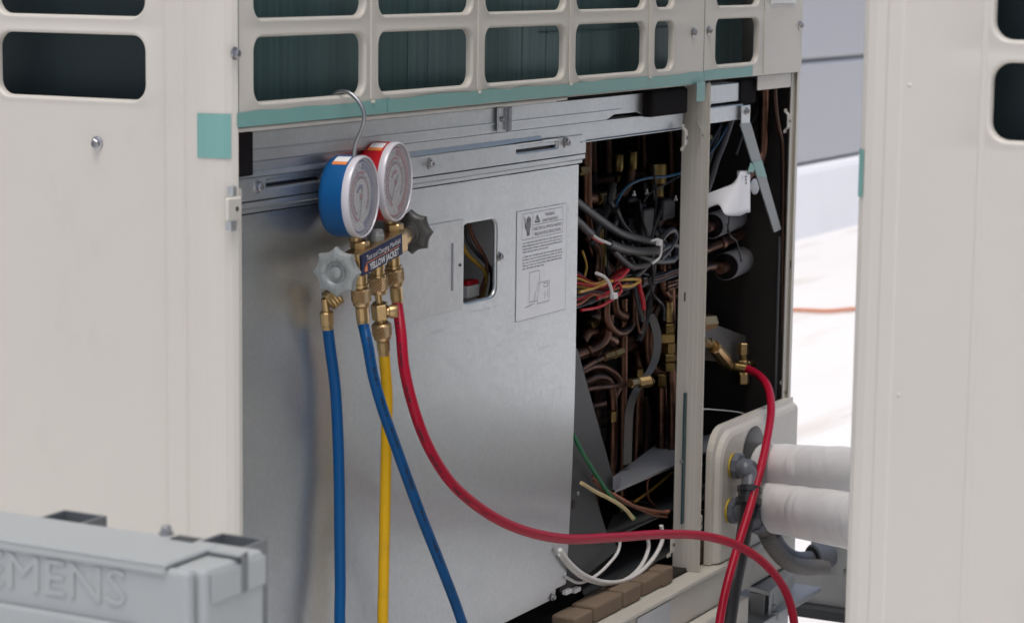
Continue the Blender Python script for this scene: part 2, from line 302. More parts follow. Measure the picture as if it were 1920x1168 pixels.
def holed(name, cells, fmap, m, parent=None, lip=0.0065, nc=7):
    """sheet made of rectangular cells, each with or without a rounded opening whose edge curls inward.
    cells: (a0,a1,b0,b1, hole or None); hole=(h0,h1,g0,g1,r). fmap(a,b,depth)->xyz"""
    v = []; f = []
    for a0, a1, b0, b1, h in cells:
        if h is None:
            s = len(v); v += [fmap(a0, b0, 0), fmap(a1, b0, 0), fmap(a1, b1, 0), fmap(a0, b1, 0)]; f.append((s, s+1, s+2, s+3)); continue
        h0, h1, g0, g1, r = h
        corners = [(h1-r, g1-r, 0, a1, b1), (h0+r, g1-r, 90, a0, b1), (h0+r, g0+r, 180, a0, b0), (h1-r, g0+r, 270, a1, b0)]
        outer = []; loops = [(0.0042, 0.0), (0.0030, -0.0006), (0.0016, -0.0003), (0.0005, 0.0010), (0.0, 0.0030), (0.0, lip)]
        rings = [[] for _ in loops]
        for ci, (cx, cy, s0, ea, eb) in enumerate(corners):
            for k in range(nc):
                t = k/(nc-1); th = R(s0+90*t)
                horiz = ci % 2 == 0      # corners 0 and 2 leave along b first, then a
                if horiz: outer.append((ea, cy+(eb-cy)*2*t) if t <= .5 else (ea+(cx-ea)*(2*t-1), eb))
                else: outer.append((cx+(ea-cx)*2*t, eb) if t <= .5 else (ea, eb+(cy-eb)*(2*t-1)))
                for j, (of, dp) in enumerate(loops): rings[j].append((cx+(r+of)*math.cos(th), cy+(r+of)*math.sin(th), dp))
        s = len(v); K = len(outer); v += [fmap(a, b, 0) for a, b in outer]
        for rg in rings: v += [fmap(*q) for q in rg]
        for j in range(len(rings)): f += [(s+j*K+k, s+j*K+(k+1) % K, s+(j+1)*K+(k+1) % K, s+(j+1)*K+k) for k in range(K)]
    o = mesh(name, v, f, m, parent, smooth=True)
    return o

# ================================================================== THE SETTING
g = mesh('roof', [(-60, -60, 0), (120, -60, 0), (120, 60, 0), (-60, 60, 0)], [(0, 1, 2, 3)], 'roof'); g['kind'] = 'structure'
WY = Zp(1553, 432, 0).y
bw = thing('building_wall', 'grey metal panel wall standing far behind the open unit', 'wall', (20, WY+.1, 0))
zb, zs = Yp(1555, 300, WY).z, Yp(1563, 111, WY).z
ph = zs-zb
for k in range(7):
    for j in range(6):
        box('panel', -20+j*12.0+.01, -20+(j+1)*12.0-.01, WY, WY+.12, zb+k*ph+.008, zb+(k+1)*ph-.008, 'wall', bw, bevel=.012)
box('backing', -20, 52, WY+.02, WY+.3, zb-.004, zb+7*ph, 'wallgap', bw, bevel=0)
cb = box('flashing_curb', -20, 52, WY-.03, WY+.25, -.05, zb-.006, 'curb', None, bevel=.03)
tag(cb, 'low white flashing curb at the foot of the far grey wall', 'curb')
oc = tube('extension_cord', [Zp(x, y, .012) for x, y in ((1300, 588), (1420, 585), (1490, 581), (1550, 583), (1610, 579), (1680, 584), (1800, 580))], .007, 'cord', None, seg=8)
tag(oc, 'orange cord lying across the bright white roof behind the units', 'cord')

# ================================================================== CONDENSING UNITS
ZB = 0.474                 # top of the base rail
ZT = 2.10
ROWZ0, PITCH, OPH = 1.0661, 0.0675, 0.0522
def rows():
    return [ROWZ0+PITCH*i for i in range(int((ZT-0.12-ROWZ0)/PITCH))]
U = thing('condensing_unit', 'beige outdoor condensing unit with its lower service panel removed and its pipes and wires exposed', 'outdoor unit', (0.62, 0.4, 0.40), 'beige outdoor units in a row')
UW, UD = 1.243, 0.765

def face_x(x, s=1): return lambda a, b, d: (x+d, a, b)
def side_cells(y0, y1, z0, first, direction):
    """cells of a face in the plane x=const between y0<y1; openings start at offset first from the near edge"""
    ow, gap = 0.152, 0.026; cols = []; c = first
    while c+ow < (y1-y0)-.05:
        cols.append((y0+c, y0+c+ow) if direction > 0 else (y1-c-ow, y1-c)); c += ow+gap
    cols.sort(); rz = rows(); cells = []
    eds = [y0]+[(cols[i][1]+cols[i+1][0])/2 for i in range(len(cols)-1)]+[y1]
    for i, (h0, h1) in enumerate(cols):
        for k, z in enumerate(rz):
            b0 = z-(PITCH-OPH)/2 if k else z-(PITCH-OPH)/2; b1 = b0+PITCH
            cells.append((eds[i], eds[i+1], b0, b1, (h0, h1, z, z+OPH, .0125)))
    cells.append((y0, y1, z0, rz[0]-(PITCH-OPH)/2, None)); cells.append((y0, y1, rz[-1]-(PITCH-OPH)/2+PITCH, ZT-.02, None))
    return cells
# side face of the open unit (plane x = 0), its rounded corner post and creases
sp = holed('side_panel', side_cells(0.062, UD, ZB-.04, 0.083-.062, 1), lambda a, b, d: (d, a, b), 'beige', U)
zlow = 1.028
cprof = [(0.0, 0.062), (-.0022, .0605), (-.0022, .043), (0.0, .0415), (0.0, .030), (.0004, .0225), (.0016, .0150), (.0042, .0080), (.0080, .0030), (.0112, .0006), (.0125, 0.0)]
extr('corner_post', [(p[0], p[1]) for p in cprof]+[(.0165, 0.0)], ZB-.04, 0.998, 'beige', U, th=.0012)
extr('corner_post', cprof, 0.998, ZT-.02, 'beige', U, th=.0012)
# main grille (plane y = 0)
def gx(px): return Yp(px, 110, 0).x
GX0, GX1 = 0.0135, gx(1319.5)
cols = [(.0352, .2052), (.2285, .3967), (.4225, .5891), (.6142, .7795), (.8054, .8545)]
GZ0 = 1.0470
def front_cells(x0, x1, cols, z0):
    cells = []; rz = rows(); eds = [x0]+[(cols[i][1]+cols[i+1][0])/2 for i in range(len(cols)-1)]+[x1]
    for i, (h0, h1) in enumerate(cols):
        for z in rz: cells.append((eds[i], eds[i+1], z-(PITCH-OPH)/2, z-(PITCH-OPH)/2+PITCH, (h0, h1, z, z+OPH, .0115)))
    cells += [(x0, x1, z0, rz[0]-(PITCH-OPH)/2, None), (x0, x1, rz[-1]-(PITCH-OPH)/2+PITCH, ZT-.02, None)]
    return cells
fy = lambda a, b, d: (a, d, b)
gm = holed('grille_panel', front_cells(GX0, GX1-.0008, cols, GZ0), fy, 'beige', U)
box('bottom_return', GX0, .60, .0008, .022, GZ0-.0042, GZ0-.0004, 'beige', U, bevel=.0015)
box('bottom_return', .60, GX1-.001, .0008, .004, GZ0-.0012, GZ0-.0002, 'beige', U, bevel=.0004)
for i in range(4):
    xm = (cols[i][1]+cols[i+1][0])/2
    box('rib', xm-.0032, xm+.0032, -.0014, .0006, 1.0605, ZT-.1, 'beige', U, bevel=.0013)
    box('rib_end', xm-.0026, xm+.0026, -.0026, .0006, 1.0572, 1.0602, 'beige', U, bevel=.0009)
gs = holed('grille_panel', front_cells(GX1+.0008, UW-.001, [(gx(1341), gx(1421.5))], 1.0495), fy, 'beige', U)
xcr = gx(1432)
box('panel_fold', xcr-.0016, xcr+.0016, -.0012, .0005, 1.052, ZT-.05, 'beige', U, bevel=.001)
box('panel_edge', GX1-.0008, GX1+.0008, .0015, .01, 1.05, ZT-.05, 'conduit_d', U, bevel=0)
for px, py in ((440, 101), (1300, 61), (1329, 58), (1500, 48)): screw(Yp(px, py, -.0005), U, r=.0040)
screw(Xp(182, 269, -.0005), U, '-X', r=.0042)
screw(Xp(182, 269, -.0005)+Vector((0, .33, 0)), U, '-X', r=.0042)
# rating label on the second grille
p = Yp(1446, 8, -.0014); q = Yp(1500, 8, -.0014); zl = Yp(1470, 9, 0).z
lb = plate('rating_label', [(p.x, -.0012, zl), (q.x-.012, -.0012, zl), (q.x-.012, -.0012, zl+.07), (p.x, -.0012, zl+.07)], (0, .0008, 0), 'white', U, bevel=0)
for k in range(5): box('print_line', p.x+.004, q.x-.02-.008*(k % 3), -.0019, -.0013, zl+.0006+.007*k, zl+.0011+.007*k, 'ink', lb, bevel=0)
# coil behind both faces
box('coil', .045, UW-.085, .045, .085, 1.052, ZT-.06, 'coil', U, bevel=0)
box('coil', .045, .085, .087, UD-.03, 1.052, ZT-.06, 'coil_s', U, bevel=0)
xe = Yp(768, 100, .044).x
for k, (px, ww) in enumerate(((768, .0018), (806, .0006), (982, .0005), (1027, .0008))):  # lighter strips paint highlights on the fins, one at the coil edge
    xx = Yp(px, 100, .043).x; box('fin_edge_glint', xx, xx+ww, .0445, .0452, 1.053, ZT-.07, M['fin'], U, bevel=0)
tube('guard_wire', [(Yp(1025, 84, .040).x, .040, 1.109), (UW-.18, .040, 1.109)], .0009, 'fin', U, seg=8, n=2)
tube('guard_wire', [(Yp(1025, 84, .040).x, .040, 1.109+PITCH), (UW-.18, .040, 1.109+PITCH)], .0009, 'fin', U, seg=8, n=2)
# casing: top, back, far end, ceiling and floor of the service bay
box('top_cover', -.004, UW+.004, -.004, UD, ZT-.02, ZT+.01, 'beige', U, bevel=.004)
box('back_panel', 0, UW, UD-.004, UD+.0, ZB-.04, ZT-.021, 'beige', U, bevel=0)
box('end_panel', UW-.0012, UW, .007, UD-.005, ZB+.002, ZT-.021, 'beige', U, bevel=0)
box('bay_ceiling', .012, UW-.004, .028, UD-.006, 1.030, 1.050, 'lining', U, bevel=0)
box('bay_floor', .012, UW-.004, .012, UD-.006, ZB-.006, ZB+.004, 'lining', U, bevel=0)
box('bay_back', .012, UW-.004, .42, .424, ZB+.005, 1.029, 'lining', U, bevel=0)
box('bay_lining', UW-.008, UW-.0022, .0085, .419, ZB+.006, 1.029, 'lining', U, bevel=0)
# base rail
box('base_rail', .001, UW-.002, -.012, UD-.01, ZB-.048, ZB-.006, 'beige2', U, bevel=.003)
box('rail_flange', .001, UW-.002, -.016, .011, ZB-.0055, ZB, 'beige2', U, bevel=.0015)
box('rail_step', .001, Yp(1392, 1075, -.02).x, -.030, -.0125, ZB-.080, ZB-.0462, 'beige2', U, bevel=.003)
a, b = Yp(1195, 1130, -.0128), Yp(1257, 1120, -.0128)
plate('patch_plate', [(a.x, -.0125, ZB-.008), (b.x, -.0125, ZB-.008), (b.x, -.0125, ZB-.036), (a.x, -.0125, ZB-.036)], (0, -.0012, 0), 'galv_b', U)

# tape on the open unit
def tape_strip(x0, x1, z0, z1, y=-.0006):
    n = max(2, int((x1-x0)/.03)); v = []; f = []
    for i in range(n+1):
        x = x0+(x1-x0)*i/n; e = random.uniform(-.0012, .0012)
        v += [(x, y, z0+e*.4), (x, y, (z0+z1)/2), (x, y, z1+e)]
    for i in range(n): f += [(3*i, 3*i+3, 3*i+4, 3*i+1), (3*i+1, 3*i+4, 3*i+5, 3*i+2)]
    o = mesh('tape_strip', v, f, 'tape', U); s = o.modifiers.new('solid', 'SOLIDIFY'); s.thickness = .0003; s.offset = 0
    return o
zt1, zt0 = 1.0598, 1.0475
tape_strip(Yp(444, 222).x, .247, zt0, zt1); tape_strip(.243, .63, zt0+.0004, zt1+.0002, -.0012); tape_strip(.625, GX1, zt0-.0002, zt1+.0003)
tape_strip(GX1+.001, gx(1411), 1.0502, 1.0612)
tape_strip(Yp(1303, 160, -.002).x, Yp(1318.5, 160, -.002).x, Yp(1310, 190, -.002).z, 1.049, -.0044)
tp = [(-.0006, Xp(371, 250, 0).y), (-.0006, .030), (-.0002, .0223), (.0010, .0147), (.0036, .0076), (.0066, .0031)]
extr('tape_strip', [Vector(p) for p in tp], Xp(400, 297, 0).z, Xp(400, 214, 0).z, 'tape', U, th=-.0003)

# galvanised beams above the opening
yb = .015
bx0, bx1 = Yp(455, 280, yb).x, Yp(1224, 200, yb).x
bt, bbm = 1.0405, 1.0162
pts = [(bx0, yb, bbm), (.72, yb, bbm), (.738, yb, bbm+.0045), (.795, yb, bbm+.0045), (.808, yb, bbm+.001), (bx1, yb, bbm+.001), (bx1, yb, bt), (bx0, yb, bt)]
plate('upper_beam', pts, (0, .0015, 0), 'galv_b', U)
box('beam_fold', bx0, bx1-.08, yb-.0012, yb-.0002, bbm+.0085, bbm+.0100, 'galv_b', U, bevel=.0004)
plate('beam_flange', [(bx0, yb-.001, bt+.0002), (.60, yb-.001, bt+.0002), (.60, yb+.02, bt+.0002), (bx0, yb+.02, bt+.0002)], (0, 0, .0012), 'galv_b', U)
for px in (935, 946):
    xx = Yp(px, 225, yb-.004).x
    if px == 935: box('clip', xx, xx+.016, yb-.0036, yb-.0014, 1.0175, 1.0410, 'galv_b', U)
    else: box('clip', xx+.0035, xx+.0095, yb-.0075, yb-.0037, 1.0168, 1.0412, 'galv_d', U)
screw(Yp(941, 224, yb-.004), U, r=.0022)
box('foam_block', Yp(1222, 200, .004).x, Yp(1290, 190, .004).x, .0035, .030, Yp(1245, 218, .004).z, 1.0432, 'foam', U, bevel=.003)
box('foam_block', .012, Yp(447, 270, .02).x+.004, .008, .03, 1.006, 1.0415, 'foam', U, bevel=.001)
# lower rail the control box hangs from
yr = .019
rt, rb = 1.0145, 0.9965
rx1 = Yp(1280, 230, yr).x
plate('lower_rail', [(.013, yr, rb), (rx1, yr, rb), (rx1, yr, rt), (.013, yr, rt)], (0, .0015, 0), 'galv_b', U)
plate('rail_lip', [(.013, yr-.004, rt+.0002), (rx1-.06, yr-.004, rt+.0002), (rx1-.06, yr+.012, rt+.0002), (.013, yr+.012, rt+.0002)], (0, 0, .0012), 'galv_b', U)
plate('rail_lip', [(Yp(1086, 277, yr).x, yr-.003, rb-.0016), (rx1, yr-.003, rb-.0016), (rx1, yr+.012, rb-.0016), (Yp(1086, 277, yr).x, yr+.012, rb-.0016)], (0, 0, .0012), 'galv_b', U)

# control box cover: flange with slots, folded strip, sheet with window
ys = .025
sx1 = Yp(1085, 309, ys).x
def holes_in_plane(name, x0, x1, z0, z1, holes, y, th, m, parent):
    hs = sorted(holes); cells = []; eds = [x0]
    for i in range(len(hs)-1): eds.append((hs[i][1]+hs[i+1][0])/2)
    eds.append(x1)
    for i, h in enumerate(hs): cells.append((eds[i], eds[i+1], z0, z1, h))
    return holed(name, cells, lambda a, b, d: (a, y+max(d, 0)*th, b), m, parent, lip=.006)
zf0, zf1 = .9838, 1.0090
slot = lambda pa, pb, za, zb_: (Yp(pa, 265, ys-.008).x, Yp(pb, 265, ys-.008).x, za, zb_, .0035)
yf = ys-.008
s1 = Yp(969, 268, yf); s2 = Yp(1046, 262, yf)
fl = holes_in_plane('cover_flange', .0175, sx1, zf0, zf1-.006, [(Yp(500, 328, yf).x, Yp(606, 328, yf).x, .9932, .9988, .0022), (s1.x, s2.x, .9938, .9996, .0022)], yf, 1, 'galv_b', U)
plate('cover_flange', [(.0175, yf+.0062, zf0+.004), (sx1, yf+.0062, zf0+.004), (sx1, yf+.0062, zf0+.022), (.0175, yf+.0062, zf0+.022)], (0, .001, 0), 'black', U, bevel=0)
plate('flange_top', [(.0175, yf, zf1-.0058), (sx1-.10, yf, zf1-.0058), (sx1-.10, yr-.0005, zf1-.0016), (.0175, yr-.0005, zf1-.0016)], (0, 0, -.0008), 'galv_b', U, bevel=0)
z3, z4 = .9835, .9725
v = []; prof = [(yf+.0035, z3-.0004), (yf+.001, z3-.0016), (yf+.001, z3-.0048), (yf+.0042, z3-.0068), (yf+.0042, z3-.0094), (yf+.0075, z4+.0008)]
n = len(prof)
mesh('folded_strip', [(.0175, y, z) for y, z in prof]+[(sx1-.001, y, z) for y, z in prof], [(i, i+1, n+i+1, n+i)[::-1] for i in range(n-1)], 'galv_b', U).modifiers.new('s', 'SOLIDIFY').thickness = .001
screw(Yp(1060, 267, yf), U, r=.0046); screw(Yp(805, 307, yf), U, r=.0040); screw(Yp(482, 350, yf), U, r=.0045)
plate('notch_mark', [Yp(x, y, yf-.0003) for x, y in ((451, 327), (469, 325), (469, 330), (451, 331))], (0, .0002, 0), 'dark_steel', U, bevel=0)
# main sheet: lean its foot in a little
zs1, zs0 = .9712, Yp(1045, 1120, ys+.006).z
wx0, wx1 = Yp(866, 490, ys).x, Yp(930.5, 490, ys).x; wz0, wz1 = .8535, .9295
def sheet_map(a, b, d):
    t = max(0.0, (.78-b)/.28); return (a, ys+max(d, 0)+.0085*t*t, b)
cells = [(wx0-.06, wx1+.02, wz0-.02, wz1+.01, (wx0, wx1, wz0, wz1, .010))]
def strip(x0, x1, z0, z1, n=1):
    return [(x0, x1, z0+(z1-z0)*i/n, z0+(z1-z0)*(i+1)/n, None) for i in range(n)]
xl = .0175
cells += strip(xl, wx0-.06, wz0-.02, wz1+.01) + strip(wx1+.02, sx1, wz0-.02, wz1+.01) + strip(xl, sx1, wz1+.01, zs1) + strip(xl, sx1, .78, wz0-.02) + strip(xl, sx1, zs0+.022, .78, 12)
cells += strip(xl, sx1-.024, zs0, zs0+.022, 1)
cells += [(sx1-.024, sx1, zs0+.010, zs0+.022, None)]
cv = holed('control_box_cover', cells, sheet_map, 'galv', U, lip=.004)
yE = sheet_map(0, zs0+.02, 0)[1]
screw(Yp(1036, 1119, yE-.0003), U, r=.0030)
box('cover_edge', sx1-.0012, sx1, ys+.0012, ys+.022, .80, zs1, 'galv', U, bevel=.0004)
# sliding window plate and its slot
pl0, pl1 = Yp(690, 520, ys).x, wx0+.0006
zp0, zp1 = Yp(866, 579, ys).z, Yp(866, 411, ys).z
plate('window_plate', [(pl0, ys-.0003, zp0), (pl1, ys-.0003, zp0), (pl1, ys-.0003, zp1), (pl0, ys-.0003, zp1)], (0, -.0014, 0), 'galv_p', U, bevel=.0005)
xs_ = Yp(845, 500, ys).x
box('window_plate_slot', xs_-.0016, xs_+.0016, ys-.0022, ys-.0017, Yp(845, 545, ys).z, Yp(845, 456, ys).z, 'galv_d', U, bevel=0)
screw(Yp(936, 481, ys), U, r=.0036)
lathe('rivet', [(.0016, 0), (.0014, .0012), (.0003, .0016)], Yp(862, 497, ys-.0017), (0, -1, 0), 'dark_steel', U, seg=10)
# things seen through the window
box('control_board', .33, .66, .10, .103, .80, .97, 'black', U, bevel=0)
for k, (c0, c1) in enumerate((((872, 470), (905, 560)), ((885, 440), (898, 560)), ((880, 455), (918, 565)))):
    p0 = Yp(c0[0], c0[1], .06); p1 = Yp(c1[0], c1[1], .06); tube('wire', [p0+Vector((0, .01, .03)), p0, (p0+p1)/2+Vector((.01, -.008, 0)), p1, p1+Vector((0, 0, -.04))], .0022, ['wire_y', 'wire_n', 'cable'][k], U, seg=8)
c = Yp(880, 542, .055); box('connector', c.x-.012, c.x+.012, .05, .062, c.z-.008, c.z+.004, 'tie', U); box('connector', c.x-.011, c.x+.011, .05, .062, c.z+.0045, c.z+.009, 'wire_r', U)

# warning label
lx0, lx1 = Yp(967.5, 500, ys).x, Yp(1060, 490, ys).x; lz0, lz1 = Yp(967, 604, ys).z, Yp(967, 398, ys).z
yl = ys-.0005
WL = plate('warning_label', [(lx0, yl, lz0), (lx1, yl, lz0), (lx1, yl, lz1), (lx0, yl, lz1)], (0, .0003, 0), 'label', U, bevel=0)
yi = yl-.0003
def iline(xa, za, xb, zb_, t=.0004):
    if abs(xb-xa) > abs(zb_-za)*3: P = [(xa, yi, za-t/2), (xb, yi, zb_-t/2), (xb, yi, zb_+t/2), (xa, yi, za+t/2)]
    elif abs(zb_-za) > abs(xb-xa)*3: P = [(xa-t/2, yi, za), (xa+t/2, yi, za), (xb+t/2, yi, zb_), (xb-t/2, yi, zb_)]
    else: P = [(xa, yi, za-t*.7), (xb, yi, zb_-t*.7), (xb, yi, zb_+t*.7), (xa, yi, za+t*.7)]
    return P
W_, H_ = lx1-lx0, lz1-lz0
LX = lambda u: lx0+u*W_
LZ = lambda t: lz1-t*H_
iv = []; if_ = []
def ink(P):
    s = len(iv); iv.extend(P); if_.append(tuple(range(s, s+len(P))))
for a_ in ((0, 0, 1, 0), (0, 1, 1, 1), (0, 0, 0, 1), (1, 0, 1, 1)): ink(iline(LX(a_[0]), LZ(a_[1]), LX(a_[2]), LZ(a_[3]), .0003))
for a_ in ((.10, .03, .92, .03), (.10, .265, .92, .265), (.10, .03, .10, .265), (.92, .03, .92, .265), (.31, .03, .31, .265), (.31, .147, .92, .147)): ink(iline(LX(a_[0]), LZ(a_[1]), LX(a_[2]), LZ(a_[3]), .0004))
# hand with a spark and the triangle
hand = [(.16, .16), (.165, .12), (.19, .11), (.195, .075), (.21, .07), (.215, .10), (.225, .06), (.24, .058), (.245, .10), (.255, .07), (.27, .075), (.268, .15), (.25, .19), (.25, .235), (.20, .235), (.198, .19)]
ink([(LX(u), yi, LZ(t)) for u, t in hand][::-1])
for a_ in ((.13, .06, .17, .10), (.17, .10, .155, .12), (.155, .12, .165, .16)): ink(iline(LX(a_[0]), LZ(a_[1]), LX(a_[2]), LZ(a_[3]), .0010))
for u0, t0, u1, t1 in ((.36, .125, .40, .065), (.40, .065, .45, .125), (.36, .125, .45, .125), (.36, .122, .45, .122)):
    xa, za, xb, zb_ = LX(u0), LZ(t0), LX(u1), LZ(t1); ink([(xa-.0007, yi, za), (xa+.0007, yi, za+.0003), (xb+.0007, yi, zb_), (xb-.0007, yi, zb_-.0003)] if za != zb_ else iline(xa, za, xb, zb_, .0009))
ink(iline(LX(.405), LZ(.118), LX(.405), LZ(.085), .0011))
def para(t0, nl, dt, last):
    for i in range(nl):
        u = .12; end = .92 if i < nl-1 else last
        while u < end:
            L_ = random.uniform(.025, .085); e = min(end, u+L_)
            x = LX(u)
            while x < LX(e)-.0004:
                wd = random.uniform(.0005, .0009); hh = random.choice((.0011, .0011, .0016)); ink([(x, yi, LZ(t0+i*dt)), (x+wd*.75, yi, LZ(t0+i*dt)), (x+wd*.75, yi, LZ(t0+i*dt)+hh), (x, yi, LZ(t0+i*dt)+hh)]); x += wd*1.25
            u = e+.016
para(.305, 4, .027, .62); para(.43, 5, .027, .55)
for a_ in ((.26, .575, .46, .575), (.26, .575, .26, .85), (.46, .575, .46, .66), (.46, .66, .38, .78), (.26, .85, .42, .85), (.46, .69, .66, .69), (.66, .69, .66, .88), (.42, .88, .66, .88), (.42, .80, .42, .88), (.38, .78, .36, .86), (.46, .69, .44, .79), (.55, .705, .63, .705), (.55, .705, .55, .74), (.63, .705, .63, .74), (.55, .74, .63, .74), (.57, .78, .57, .85), (.62, .77, .62, .84), (.18, .89, .36, .87)):
    ink(iline(LX(a_[0]), LZ(a_[1]), LX(a_[2]), LZ(a_[3]), .0005))
mesh('printed_lines', iv, if_, 'ink', WL)['kind'] = 'stuff'
X3, Z3 = (1, 0, 0), (0, 0, 1)
for s, u, t, sz, wd in (('WARNING', .57, .085, .0050, .020), ('AVERTISSEMENT', .50, .135, .0046, .036), ('ELECTRICAL SHOCK HAZARD', .335, .197, .0046, .062), ("RISQUE D'ÉLECTROCUTION", .35, .247, .0046, .058), ('2P206', .74, .93, .0030, .014)):
    if s == '2P206': continue
    text('lettering', s, (LX(u), yi, LZ(t)), X3, Z3, sz, 'ink', WL, width=wd)

# posts
mp0 = Yp(1280, 600, 0).x
PP = [(1271, .030), (1272, .017), (1280, .0165), (1282, .0105), (1291, .010), (1293, .0050), (1301, .0045), (1308, -.0042), (1316, -.0042), (1317.5, -.0025), (1317.6, .006), (1321, .009), (1321, .016)]
PQ = []
for px_, yy in PP: PQ.append((max(Yp(px_, 600, yy).x, (PQ[-1][0]+.0002) if PQ else 0), yy))
extr('post', PQ, ZB+.0005, 1.0462, 'beige', U, th=.0012)
def tab(x, z, y=-.001, s=1.0, h=.030):
    v = []; f = []; prof = [(0, h/2), (.0, h*.40), (.0042, h*.26), (.0042, -h*.26), (.0, -h*.40), (0, -h/2)]
    n = len(prof); wd = .012*s
    v = [(x, y-d+.004, z+zz) for d, zz in prof]+[(x+wd, y-d+.004, z+zz) for d, zz in prof]
    o = mesh('screw_tab', v, [(i, i+1, n+i+1, n+i) for i in range(n-1)], 'beige', U); o.modifiers.new('s', 'SOLIDIFY').thickness = .0012
    lathe('tab_hole', [(.0021, 0), (.0020, .0006)], (x+wd/2, y-.0042+.004-.0013, z), (0, -1, 0), 'dark_steel', U, seg=10)
tab(Yp(1287, 258, .004).x, Yp(1290, 260, 0).z, .006, .6); tab(Yp(1317, 258, .004).x, Yp(1320, 255, 0).z, .006, .5)
tab(Yp(1481, 228, .002).x, Yp(1484, 228, 0).z, .005, .7); tab(Yp(1320, 990, 0).x-.006, Yp(1310, 985, 0).z, .003, .6); tab(Yp(1473, 740, .002).x, Yp(1474, 738, 0).z, .005, .7)
tab(Yp(1267, 1020, 0).x, Yp(1270, 1022, 0).z, .006, .8)
box('post_slot', Yp(1283, 555, .0085).x, Yp(1283, 555, .0085).x+.0025, .0078, .0088, Yp(1283, 565, .0085).z, Yp(1283, 548, .0085).z, 'black', U, bevel=0)
screw(Yp(1276, 865, .0088), U, r=.0022)
tsx = PQ[0][0]-.004
box('film_edge', tsx-.006, tsx, .0145, .0165, Yp(1262, 990, .015).z, Yp(1262, 745, .015).z, 'teal', U, bevel=0)
# end post at the far right of the bay
rx0 = Yp(1482, 500, 0).x
EQ = [(Yp(1471, 500, .012).x, .012), (Yp(1472.5, 500, .006).x, .006), (Yp(1474, 500, .0045).x, .0045), (Yp(1482, 500, .0045).x, .0045), (Yp(1485, 500, .0005).x, .0005), (UW-.004, .0005), (UW-.0015, .002), (UW-.0015, .0065)]
extr('post', EQ, ZB+.0005, 1.0488, 'beige', U, th=.0012)
box('post_slot', Yp(1483, 497, .003).x, Yp(1483, 497, .003).x+.003, .0028, .0038, Yp(1484, 504, 0).z, Yp(1484, 490, 0).z, 'black', U, bevel=0)
# tab on the corner post
c = Yp(439, 392, -.004)
box('hinge_tab', c.x-.0105, c.x+.0095, -.0055, -.0018, c.z-.0095, c.z+.0095, 'beige', U, bevel=.0018)
lathe('tab_hole', [(.0022, 0), (.0020, .0005)], (c.x+.002, -.0054, c.z), (0, -1, 0), 'dark_steel', U, seg=10)
box('hinge_plate', .008, c.x+.002, -.0014, .004, c.z+.0098, c.z+.0175, 'galv_b', U); box('hinge_plate', .008, c.x-.001, -.0014, .004, c.z-.0185, c.z-.0098, 'galv_b', U)

# ---------------------------------------------------------------- inside the bay, left part
def path(L_, y): return [Yp(p[0], p[1], p[2] if len(p) > 2 else y) for p in L_]
def vcyl(name, px, y0, y1, Y, rpx, m, seg=14):
    a = Yp(px, y1, Y); b = Yp(px, y0, Y); k = (a-CAM).dot(FW)/FPX
    return lathe(name, [(rpx*k*.9, 0), (rpx*k, .001), (rpx*k, b.z-a.z-.001), (rpx*k*.9, b.z-a.z)], a, (0, 0, 1), m, U, seg=seg, smooth=seg > 8)
def pipe(L_, Y, rpx, m='copper', name='copper_pipe', seg=14, n=8):
    P = path(L_, Y); k = (P[len(P)//2]-CAM).dot(FW)/FPX
    if m == 'copper' and Y >= .135: m = 'copper_shade'  # deep pipes take the darker copy, their shade painted in
    return tube(name, P, rpx*k, m, U, seg=seg, n=n)
def hexat(name, pa, pb, Y, rpx, m='brass_d', seg=6, Y2=None):
    a = Yp(pa[0], pa[1], Y); b = Yp(pb[0], pb[1], Y2 if Y2 is not None else Y); k = (a-CAM).dot(FW)/FPX
    return hexn(name, a, b-a, rpx*k, (b-a).length, m, U, seg=seg, rot=.4)
# brass strainers and valve bodies near the top
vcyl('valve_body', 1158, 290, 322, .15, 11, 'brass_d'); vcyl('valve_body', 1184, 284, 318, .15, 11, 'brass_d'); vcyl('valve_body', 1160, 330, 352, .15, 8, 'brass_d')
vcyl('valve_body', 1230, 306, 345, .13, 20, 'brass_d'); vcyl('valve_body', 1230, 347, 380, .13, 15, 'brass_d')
hexat('flare_nut', (1084, 321), (1101, 319), .08, 9)
pipe([(1090, 345), (1130, 338), (1180, 330), (1215, 322)], .17, 9); pipe([(1136, 200), (1140, 300), (1140, 350), (1150, 400), (1152, 560)], .18, 8)
pipe([(1160, 350), (1168, 372), (1178, 390), (1172, 410), (1160, 420)], .14, 11)
pipe([(1205, 200), (1208, 340), (1210, 460)], .20, 7); pipe([(1196, 200), (1198, 300), (1196, 480)], .22, 9)
pipe([(1255, 200), (1258, 320), (1256, 480)], .17, 8); pipe([(1108, 200), (1112, 360), (1108, 420), (1112, 620)], .19, 9)
